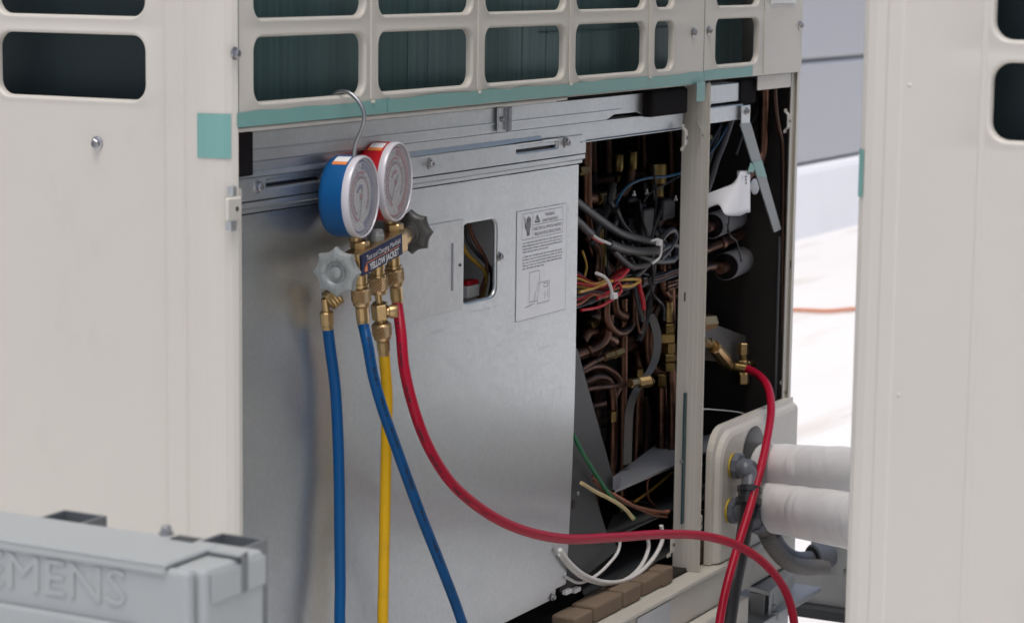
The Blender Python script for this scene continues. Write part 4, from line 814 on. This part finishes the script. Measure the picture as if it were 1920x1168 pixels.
# gauges
def gauge(lx, lz, case, ring2, ring3, ndl, sticker):
    c = ml(lx, -.0250, lz); r = .0354
    gs_ = lathe('gauge', [(r*.70, -.002), (r*.93, 0), (r*.985, .003), (r, .006), (r, .024), (r*.97, .0245), (r*.965, .0245), (r*.6, .0245)], c, NF, case, G, seg=56)
    lathe('bezel', [(r*1.002, .0222), (r*1.010, .0235), (r*1.010, .0270), (r*.99, .0285), (r*.962, .0288), (r*.948, .0280), (r*.945, .0250)], c, NF, 'bezel', gs_, seg=56)
    def ring(r0, r1, h, m, a0=0, a1=360, nm='dial_scale'):
        n = max(3, int(abs(a1-a0)/6)); v = []; f = []
        for i in range(n+1):
            t = R(a0+(a1-a0)*i/n); d = A_*math.cos(t)+UPm*math.sin(t); v += [c+NF*h+d*r*r0, c+NF*h+d*r*r1]
        f = [(2*i, 2*i+2, 2*i+3, 2*i+1)[::-1] for i in range(n)]
        return mesh(nm, v, f, m, gs_)
    ring(0.0, .944, .0252, 'dial', nm='dial_face'); ring(.66, .82, .0254, ring2, -80, 82); ring(.84, .90, .0254, ring3, -125, 125); ring(.56, .63, .0254, 'dred', 60, 250); ring(.44, .50, .0254, 'dpink', -50, 230); ring(.58, .66, .0255, 'white', -40, 30)
    ring(.20, .30, .0254, 'dpink' if case == 'gred' else 'dblue', 60, 150)
    v = []; f = []
    for i in range(56):
        t = R(-50+280*i/55); d = A_*math.cos(t)+UPm*math.sin(t); e = -A_*math.sin(t)+UPm*math.cos(t); L0 = .47 if i % 5 else .44; L1 = .55; wd = .0002 if i % 5 else .00035; s = len(v)
        v += [c+NF*.0256+d*r*L0-e*wd, c+NF*.0256+d*r*L1-e*wd, c+NF*.0256+d*r*L1+e*wd, c+NF*.0256+d*r*L0+e*wd]; f.append((s, s+1, s+2, s+3))
    for i in range(70):
        t = R(-55+290*i/69); d = A_*math.cos(t)+UPm*math.sin(t); e = -A_*math.sin(t)+UPm*math.cos(t); s = len(v); L0, L1 = .685, .685+.06*random.random()
        v += [c+NF*.02565+d*r*L0-e*.0003, c+NF*.02565+d*r*L1-e*.0003, c+NF*.02565+d*r*L1+e*.0003, c+NF*.02565+d*r*L0+e*.0003]; f.append((s, s+1, s+2, s+3))
    mesh('dial_ticks', v, f, 'dblack', gs_)['kind'] = 'stuff'
    t = R(ndl); d = A_*math.cos(t)+UPm*math.sin(t); e = -A_*math.sin(t)+UPm*math.cos(t)
    plate('needle', [c+NF*.0262-d*r*.22-e*.0006, c+NF*.0262+d*r*.60-e*.0002, c+NF*.0262+d*r*.60+e*.0002, c+NF*.0262-d*r*.22+e*.0006], NF*.0004, 'dblack', gs_, bevel=0)
    lathe('needle_hub', [(.0024, .0252), (.0024, .0268), (.0012, .0272)], c, NF, 'dpink', gs_, seg=14)
    v = []; f = []; pr = [(r*.955, .0274), (r*.85, .0282), (r*.5, .0293), (r*.2, .0297)]; sg = 40
    for q, h in pr: v += [c+NF*h+(A_*math.cos(2*math.pi*k/sg)+UPm*math.sin(2*math.pi*k/sg))*q for k in range(sg)]
    for i in range(3): f += [(i*sg+k, i*sg+(k+1) % sg, (i+1)*sg+(k+1) % sg, (i+1)*sg+k) for k in range(sg)]
    f.append(tuple(3*sg+k for k in range(sg))); mesh('lens', v, f, 'lens', gs_, smooth=True)
    # sticker wrapped on top of the case
    for (a0, a1, h0, h1, mm) in ((97, 113, .0075, .0205, 'white'), (113, 120, .0070, .0205, 'orange')):
        v = []; n = 6
        for i in range(n+1):
            tt = R(a0+(a1-a0)*i/n); d = A_*math.cos(tt)+UPm*math.sin(tt); v += [c+NF*h0+d*r*1.006, c+NF*h1+d*r*1.006]
        mesh('sticker', v, [(2*i, 2*i+1, 2*i+3, 2*i+2) for i in range(n)], mm, gs_)
    # brass stem
    hexn('gauge_stem', ml(lx, -.002, .0085), UPm, .0085, .007, 'brass', G, rot=.3); lathe('gauge_stem', [(.0055, 0), (.0055, .0045)], ml(lx, -.006, .0155), UPm, 'brass', G, seg=14)
    hexn('gauge_stem', ml(lx, -.010, .0195), UPm, .0095, .010, 'brass_d', G, rot=.1)
gauge(-.0175, .0542, 'gblue', 'dblue', 'dblue', 252, 1); gauge(.0620, .0530, 'gred', 'dred', 'dred', 230, 1)
lathe('sight_glass', [(.0070, 0), (.0070, .006), (.006, .0065), (.006, .010)], ml(.0155, .0, .0085), UPm, 'knob_s', G, seg=16)
# wire hook over the grille edge
hx = Yp(640, 185, 0).x
hk = [ml(.0135, -.006, .012), ml(.006, -.008, .030), Xp(667, 330, hx), Xp(664, 292, hx), Xp(667, 270, hx), Xp(679, 240, hx), Xp(683, 215, hx), Xp(673, 192, hx), Xp(655, 175, hx), Xp(638, 172, hx), Xp(628, 176, hx), Xp(624, 181, hx)+Vector((0, .004, -.002))]
tube('hook', hk, .0018, 'hook', G, seg=10)
# ports, nuts
def port(lx, z0, nut=True):
    lathe('port', [(.0062, 0), (.0062, -.012), (.0075, -.0122), (.0075, -.0145), (.005, -.015), (.005, -.020)], ml(lx, 0, -.009), UPm, 'brass', G, seg=16)
port(-.0245, 0); port(.0150, 0); port(.0525, 0)
DN = -UPm
# ferrule and nut belong to each hose: build hoses as things
def fit(parent, o, ax, fr=.0058, fl=.0150, nl=.0160, nr=.0084):
    o = Vector(o); ax = Vector(ax).normalized()
    knurled('hose_nut', o, ax, nr, nl, parent)
    lathe('ferrule', [(fr*.9, 0), (fr*1.08, .001), (fr*1.0, .002), (fr*1.0, fl-.004), (fr*.92, fl-.003), (fr*.92, fl)], o+ax*nl, ax, 'brass', parent, seg=10, smooth=False)
    return o+ax*(nl+fl)
HB = thing('charging_hose', 'blue charging hose looping from the manifold with both ends hanging', 'hose', tuple(Yp(640, 1168, 0)))
HY = thing('charging_hose', 'yellow charging hose hanging straight down from the manifold', 'hose', tuple(Yp(720, 1168, 0)))
HR = thing('charging_hose', 'red charging hose sagging from the manifold to the brass valve inside the unit', 'hose', tuple(Yp(1420, 1168, -.08)))
hr = .0050
# blue: port end
bo = ml(-.0243, 0, -.0245)
e1 = fit(HB, bo, (DN+A_*.10).normalized(), fl=.0175)
# parked end on the holder behind the near knob
pk = Yp(612, 584, .012)
lathe('hose_holder', [(.0085, 0), (.0095, .0015), (.0088, .003), (.0095, .0045), (.0088, .006), (.0095, .0075), (.0088, .009), (.0095, .0105), (.0080, .012)], Yp(634, 550, .006), Vector((-.5, .5, -.55)), 'brass', G, seg=18)
lathe('hose_end', [(.0032, -.012), (.0036, 0)], pk, (.25, 0, -1), 'brass', HB, seg=12)
lathe('ferrule', [(.0052, 0), (.0062, .0012), (.0058, .002), (.0058, .012), (.0052, .013), (.0052, .016)], pk, (.15, 0, -1), 'brass', HB, seg=10, smooth=False)
A1 = [pk+Vector((.0022, 0, -.014))]+path([(619, 652, .012), (628, 720, .012), (633, 800, .011), (636, 900, .010), (637, 1000, .009), (638, 1100, .008), (638, 1180, .006)], 0)
Bp = [e1]+path([(690, 650), (700, 705), (717, 765), (738, 825), (765, 900), (793, 975), (822, 1048), (852, 1125), (872, 1182)], -.024)
low = [A1[-1]+Vector((.01, -.01, -.10)), A1[-1].lerp(Bp[-1], .45)+Vector((.05, -.03, -.24)), Bp[-1]+Vector((.06, -.02, -.14))]
blue = A1+low+Bp[::-1]
tube('hose_tube', blue, hr, 'hose_b', HB, seg=14)
# yellow with tee and valve
to = ml(.0152, 0, -.0225)
kz = knurled('hose_nut', to, DN, .0086, .0165, HY)
dn2 = (DN+A_*.16).normalized(); p = to+DN*.0165
lathe('adapter_neck', [(.0034, 0), (.0032, .0090)], p, dn2, 'brass', HY, seg=12); p = p+dn2*.0088
tb = hexn('tee_body', p, dn2, .0080, .0150, 'brass', HY, seg=6, rot=.5)
vc = p+dn2*.0085; side = (A_*.42+NF*.90).normalized()
lathe('side_valve', [(.0042, 0), (.0042, .008), (.0060, .0085), (.0060, .0150), (.0054, .0158)], vc, side, 'brass', HY, seg=18)
p = p+dn2*.0150; lathe('adapter_neck', [(.0045, 0), (.0042, .0035)], p, dn2, 'brass', HY, seg=12); p = p+dn2*.0035
e2 = fit(HY, p, dn2)
ypts = [e2]+path([(726, 740), (725, 800), (723, 900), (721, 1000), (719, 1100), (718, 1180)], e2.y+.001)
l = ypts[-1]; ypts += [l+Vector((0, -.01, -.15)), l+Vector((0, -.06, -.32)), Vector((l.x-.05, l.y-.25, .03)), Vector((l.x-.3, l.y-.5, .012)), Vector((l.x-.7, l.y-.45, .012))]
tube('hose_tube', ypts, hr, 'hose_y', HY, seg=14)
# red
ro = ml(.0528, 0, -.0235); e3 = fit(HR, ro, (DN+A_*.18).normalized(), fl=.0185)
rp = [e3]+path([(752, 625, -.014), (758, 690, -.022), (775, 762, -.028), (800, 830, -.032), (840, 897, -.036), (893, 947, -.04), (960, 986, -.045), (1050, 1009, -.05), (1150, 1007, -.055), (1250, 1001, -.062), (1330, 1006, -.075), (1390, 1026, -.09), (1440, 1062, -.105), (1475, 1112, -.115), (1488, 1160, -.12), (1490, 1200, -.12)], 0)
bk = path([(1345, 1200, -.075), (1350, 1160, -.072), (1362, 1100, -.068), (1380, 1035, -.064), (1402, 965, -.060), (1422, 895, -.055), (1438, 825, -.045), (1446, 765, -.03), (1438, 722, -.005), (1418, 700, .02), (1396, 690, .038), (1382, 688, .046)], 0)
mid = [rp[-1]+Vector((-.03, -.01, -.07)), rp[-1].lerp(bk[0], .55)+Vector((0, -.01, -.13)), bk[0]+Vector((-.01, -.005, -.06))]
tube('hose_tube', rp+mid+bk, .0050, 'hose_r', HR, seg=14)
lathe('ferrule', [(.0056, -.012), (.0056, .008)], bk[-1], bk[-1]-bk[-2], 'brass_d', HR, seg=10)
# faint printing along the hoses
def hose_print(parent, pts, rad, i0, i1, step):
    P = crom(pts, 24); v = []; f = []; d = 0; run = 0
    for i in range(i0, min(i1, len(P)-1)):
        t = (P[i+1]-P[i]).normalized(); view = (CAM-P[i]).normalized(); s = t.cross(view).normalized(); nn = s.cross(t).normalized()
        run += 1
        if run % 23 > 14 or random.random() < .25: continue
        dirv = (nn*.93+s*.33).normalized(); w_ = t.cross(dirv).normalized()*rad*random.uniform(.14, .24); c0 = P[i]+dirv*(rad+.00012); c1 = c0+t*min(.0016, (P[i+1]-P[i]).length*.7); k = len(v)
        v += [c0-w_, c1-w_, c1+w_, c0+w_]; f.append((k, k+1, k+2, k+3))
    if v: mesh('printed_marks', v, f, 'print', parent)['kind'] = 'stuff'
hose_print(HB, blue, hr, (len(A1)+len(low)+2)*24, (len(blue)-1)*24, 1); hose_print(HR, rp, .0050, 10, 150, 1)

# ================================================================== PAPER
v = []; f = []; NU, NV = 30, 8
rtop, rbot = Yp(1394.5, 321, .014), Yp(1394.5, 398, -.012)
TC = crom(path([(1388, 322, .003), (1376, 343, .005), (1352, 354, .014), (1321, 365, .026), (1305, 372, .032)], 0), 5); BC = crom(path([(1388, 405, -.018), (1360, 403, -.010), (1346, 384, .008), (1321, 394, .024), (1305, 400, .030)], 0), 5)
for j in range(NV+1):
    t = j/NV; base = rbot.lerp(rtop, t)
    for i in range(NU+1):
        if i < 14:
            th = R(160-i/13*290); rr = .0084-.0004*i/13; q = base+Vector((math.cos(th)*rr, math.sin(th)*rr*.9, .0))
        else:
            k = (i-14)/(NU-14)*(len(TC)-1); i0 = min(int(k), len(TC)-2); fr_ = k-i0
            q = BC[i0].lerp(BC[i0+1], fr_).lerp(TC[i0].lerp(TC[i0+1], fr_), t)
        v.append(q)
f = [(j*(NU+1)+i, j*(NU+1)+i+1, (j+1)*(NU+1)+i+1, (j+1)*(NU+1)+i) for j in range(NV) for i in range(NU)]
pp = mesh('rolled_paper', v, f, 'paper', None, smooth=True); pp.modifiers.new('s', 'SOLIDIFY').thickness = .0004
tag(pp, 'rolled white paper sheet taped to the diagonal brace inside the open bay', 'paper')
c = Yp(1415, 350, .03); lathe('paper_tape', [(.010, 0), (.009, .0006)], c, (-.2, -1, .1), 'paper', pp, seg=16)
plate('tape_strip', [Yp(x, y, .004) for x, y in ((1407, 305), (1416, 312), (1412, 324), (1402, 322))], (0, -.0004, 0), 'tape', pp, bevel=0)
for k in range(3): plate('print_mark', [Yp(x, y+6*k, .0030-.002*k) for x, y in ((1397, 330), (1400, 330), (1400, 333), (1397, 333))], (0, -.0003, 0), 'ink', pp, bevel=0)

# ================================================================== PIPES, CONDUITS
def wrapped(label, pa, Ya, pb, Yb, rad):
    a = Yp(pa[0], pa[1], Ya); dirp = Vector((0, -1, 0)); L_ = Ya-Yb; b = Yp(pb[0], pb[1], Yb); d = (b-a)
    v = []; f = []; seg = 40; n = 70
    axd = d.normalized(); s1 = axd.orthogonal().normalized(); s2 = axd.cross(s1); random.seed(hash(label) % 1000 if False else len(label))
    ph_ = [random.uniform(0, 6.28) for _ in range(8)]
    for i in range(n+1):
        t = i/n; c = a+d*t
        end = min(1, (i)/2.0)
        for k in range(seg):
            th = 2*math.pi*k/seg
            w_ = .016*math.sin(5*t*6.28+2*th+ph_[0]+1.5*math.sin(3*th+ph_[1]))*max(0, math.sin(th*1.5+t*9+ph_[2]))+.010*math.sin(9*t*6.28-3*th+ph_[3])*max(0, math.sin(2*th-t*14+ph_[4]))
            r_ = rad*(1+w_)*(.93+.07*end); v.append(c+(s1*math.cos(th)+s2*math.sin(th))*r_)
    for i in range(n): f += [(i*seg+k, i*seg+(k+1) % seg, (i+1)*seg+(k+1) % seg, (i+1)*seg+k) for k in range(seg)]
    f += [tuple(range(seg-1, -1, -1)), tuple(range(n*seg, (n+1)*seg))]
    o = mesh('insulated_pipe', v, f, 'wrap', None, smooth=True); tag(o, label, 'pipe', 'white wrapped pipes leaving the unit'); return o
wrapped('upper white wrapped insulated pipe leaving through the beige pipe cover', (1432, 880), -.012, (1760, 905), -.36, .0325)
wrapped('lower white wrapped insulated pipe passing under the other wrapped pipe', (1440, 945), -.040, (1780, 1005), -.40, .0330)

def conduit(label, ring, nutpx, elbow, collar, run, mrun, rtube, ridge):
    a = Yp(ring[0], ring[1], yc-.0005)
    Q = thing('conduit', label, 'conduit', tuple(a))
    lathe('seal_ring', [(.0150, 0), (.0150, .0022)], a, (0, -1, 0), 'yel', Q, seg=24)
    hexn('lock_nut', a+Vector((0, -.0023, 0)), (0, -1, 0), .0165, .009, 'conduit', Q, seg=8, rot=.2)
    el = [a+Vector((0, -.010, 0)), a+Vector((.001, -.020, -.001))]+[Yp(*e) for e in elbow]
    tube('elbow', el, .0105, 'conduit', Q, seg=18)
    c0 = Yp(*collar[0]); c1 = Yp(*collar[1]); d = c1-c0
    lathe('collar', [(.0130, 0), (.0148, .001), (.0148, d.length*.34), (.0132, d.length*.38), (.0132, d.length*.62), (.0152, d.length*.66), (.0152, d.length)], c0, d, mrun if mrun == 'conduit_d' else 'conduit', Q, seg=10, smooth=False)
    if run: tube('flexible_tube', [Yp(*q) for q in run], rtube, mrun, Q, seg=18, n=12 if ridge else 8, ridge=ridge)
    return Q
conduit('grey elbow conduit fitting with black flexible tube, upper one on the pipe cover', (1374, 872), None, [(1396, 878, -.038), (1406, 890, -.044), (1406, 914, -.048)], ((1406, 911, -.048), (1403, 945, -.050)),
        [(1403, 940, -.050), (1397, 985, -.050), (1388, 1040, -.050), (1376, 1100, -.052), (1366, 1168, -.055), (1355, 1240, -.06), (1340, 1330, -.06)], 'conduit_d', .0090, None)
Q2 = conduit('dark elbow conduit fitting with ribbed tube and smooth bend, lower one on the pipe cover', (1368, 956), None, [(1392, 960, -.036), (1406, 966, -.046)], ((1402, 962, -.046), (1424, 980, -.052)),
        [(1420, 977, -.052), (1434, 996, -.055), (1444, 1016, -.060), (1460, 1038, -.066), (1480, 1055, -.072), (1510, 1063, -.078), (1545, 1062, -.086)], 'ribbed', .0100, .90)
tube('bend', [Yp(*q) for q in ((1450, 1002, -.050), (1458, 1020, -.052), (1474, 1038, -.056), (1496, 1048, -.062), (1534, 1045, -.074))], .0098, 'conduit', Q2, seg=18)
c0, c1 = Yp(1524, 1046, -.071), Yp(1556, 1038, -.085)
lathe('coupling', [(.0150, 0), (.0172, .002), (.0172, .022), (.0155, .025), (.0155, (c1-c0).length)], c0, c1-c0, 'conduit', Q2, seg=24); lathe('seal_ring', [(.0128, -.001), (.0155, .0006)], c0-(c1-c0).normalized()*.0015, c1-c0, 'black', Q2, seg=24)
p = Yp(1560, 1040, -.085)
jb = thing('junction_box', 'small grey junction box behind the conduit coupling, half hidden by the foreground unit', 'junction box', (p.x+.05, p.y, p.z-.03))
box('box_body', p.x+.004, p.x+.08, p.y-.09, p.y+.03, p.z-.028, p.z+.030, 'boxgrey', jb, bevel=.003); box('box_lid', p.x-.001, p.x+.0035, p.y-.088, p.y+.028, p.z-.026, p.z+.028, 'boxgrey', jb, bevel=.001)
screw(Vector((p.x-.0012, p.y-.02, p.z-.018)), jb, '-X', .003); screw(Vector((p.x-.0012, p.y-.02, p.z+.018)), jb, '-X', .003)

# ================================================================== STEEL STAND
S = thing('equipment_stand', 'galvanised steel stand carrying the outdoor units', 'stand', (0.6, 0, 0))
zt = ZB-.082
zpl = ZB-.050
box('beam', .0, UW+.02, -.04, .06, zt-.008, zt-.0005, 'standm', S, bevel=.001); box('beam_web', .0, UW+.02, .004, .011, zt-.10, zt-.0085, 'standm', S, bevel=.001)
plate('foot_plate', [Zp(x, y, zpl) for x, y in ((1392, 1094), (1444, 1108), (1494, 1066), (1452, 1048))], (0, 0, -.007), 'standm', S, bevel=.001)
c = Zp(1450, 1078, zpl); lathe('bolt_hole', [(.0085, 0), (.0083, .0005)], (c.x, c.y, zpl+.0003), (0, 0, 1), 'black', S, seg=16)
c = Zp(1426, 1100, zpl); box('bracket', c.x-.004, c.x+.020, c.y-.008, c.y+.012, zpl-.045, zpl-.0075, 'standm', S, bevel=.001)
plate('gusset', [Zp(1444, 1108, zpl)+Vector((.002, .002, -.0075)), Zp(1494, 1066, zpl)+Vector((-.002, .002, -.0075)), Zp(1494, 1066, zpl)+Vector((-.002, .002, -.02)), Zp(1444, 1108, zpl)+Vector((.002, .002, -.055))], (.003, .001, 0), 'standm', S, bevel=.0005)
for px, py in ((1402, 1094), (1434, 1100)):
    c = Zp(px, py, zpl); lathe('bolt', [(.0045, -.11), (.0045, -.040), (.011, -.040), (.011, -.030), (.007, -.0295), (.007, -.022), (.0045, -.022), (.0045, -.008)], (c.x+.004, c.y-.006, zpl), (0, 0, 1), 'strut', S, seg=8, smooth=False)
xs2 = UW+.115
z1_, z2_, z3_ = Xp(1540, 1058, xs2).z, Xp(1540, 1134, xs2).z, Xp(1540, 1162, xs2-.02).z
box('cross_beam', xs2, xs2+.006, -2.2, 1.0, z2_, z1_, 'standm', S, bevel=.001); box('cross_beam_flange', xs2-.02, xs2+.04, -2.2, 1.0, z3_, z2_-.0005, 'strut_d', S, bevel=.001)
box('cross_beam', -.02, .05, -2.2, 1.0, zt-.09, zt-.0095, 'standm', S, bevel=.001)
for (x, y) in ((xs2+.02, -1.9), (xs2+.02, .9), (.015, -1.9), (.015, .9)):
    box('leg', x-.03, x+.03, y-.03, y+.03, .012, (z3_-.0005) if x > 1 else zt-.091, 'standm', S, bevel=.003); box('leg_base', x-.09, x+.09, y-.09, y+.09, .0005, .0115, 'strut', S, bevel=.002)

# ================================================================== DISCONNECT SWITCH BOX
XB = -0.52
D = thing('disconnect_switch', 'grey metal disconnect box with raised SIEMENS lettering in the lower left foreground', 'switch box', tuple(Xp(150, 1168, XB)))
zt_ = 0.8474
yr_ = -.333; yl_ = yr_+.20; zbot = zt_-.30; dep = .066
box('box_body', XB+.006, XB+dep, -.338, yl_, zbot, zt_-.004, 'boxgrey', D, bevel=.003)
box('door', XB-.003, XB+.0055, yr_, yl_+.001, zbot+.01, zt_-.0035, 'boxgrey', D, bevel=.0026)
box('top_lid', XB-.0045, XB+.048, -.319, yl_+.004, zt_-.003, zt_, 'boxgrey', D, bevel=.0012)
box('lid_lip', XB-.0050, XB-.0032, -.319, yl_+.004, zt_-.0065, zt_-.0028, 'boxgrey', D, bevel=.0008)
box('lid_end', XB+.040, XB+.046, -.3405, -.3384, zt_-.024, zt_-.0005, 'strut', D, bevel=.0006); box('lid_end', XB+.036, XB+.046, -.3405, -.3195, zt_-.0026, zt_-.0003, 'boxgrey', D, bevel=.0006)
box('body_ledge', XB+.012, XB+dep-.0005, -.3396, -.3382, zt_-.024, zt_-.007, 'boxgrey', D, bevel=.0006)
ls = Xp(0, 1137, XB-.003); lh = Xp(200, 1065, XB-.003).z-Xp(200, 1137, XB-.003).z
plate('raised_field', [(XB-.0032, yr_+.035, zbot+.15), (XB-.0032, yl_-.01, zbot+.15), (XB-.0032, yl_-.01, Xp(130, 1146, XB).z), (XB-.0032, yr_+.035, Xp(130, 1146, XB).z)], (-.0040, 0, 0), 'boxgrey', D, bevel=.0035)
ye = Xp(240, 1110, XB-.003).y; zl_ = Xp(235, 1136, XB-.003).z
text('lettering', 'SIEMENS', (XB-.0030, ye, zl_), (0, -1, 0), (0, 0, 1), lh*1.34, 'boxgrey', D, ext=.0010, align='RIGHT', width=lh*5.7)
for k, (px, py) in enumerate(((312, 1002),)):
    c = Zp(px, py, zt_); lathe('lid_bolt', [(.0048, 0), (.0048, .0015), (.0034, .0017), (.0034, .0048), (.0024, .0054)], c, (0, 0, 1), 'steel', D, seg=6, smooth=False)
c = Zp(340, 1011, zt_); box('lid_slot', c.x-.003, c.x+.006, c.y-.010, c.y+.006, zt_+.0002, zt_+.0008, 'dark_steel', D, bevel=0)
def strut(label, px, py):
    x0 = XB+dep+.003; y = Xp(px, py, x0+.016).y; s = .0165; ztop = Xp(px-15, py-14, x0+2*s).z; Q = thing('strut_channel', label, 'strut', (x0+.02, y, 0), 'steel struts carrying the switch box')
    prof = [(x0, y-.010), (x0, y-s), (x0+2*s, y-s), (x0+2*s, y+s), (x0, y+s), (x0, y+.010)]
    extr('channel', prof, .001, ztop, 'strut', Q, th=.0025, bevel=0)
    lathe('bolt', [(.006, 0), (.006, .004)], (x0+.02, y, zt_-.02), (0, 0, 1), 'steel', Q, seg=6, smooth=False)
strut('open topped steel strut behind the middle of the switch box', 128, 968); strut('open topped steel strut behind the right end of the switch box', 428, 1012)
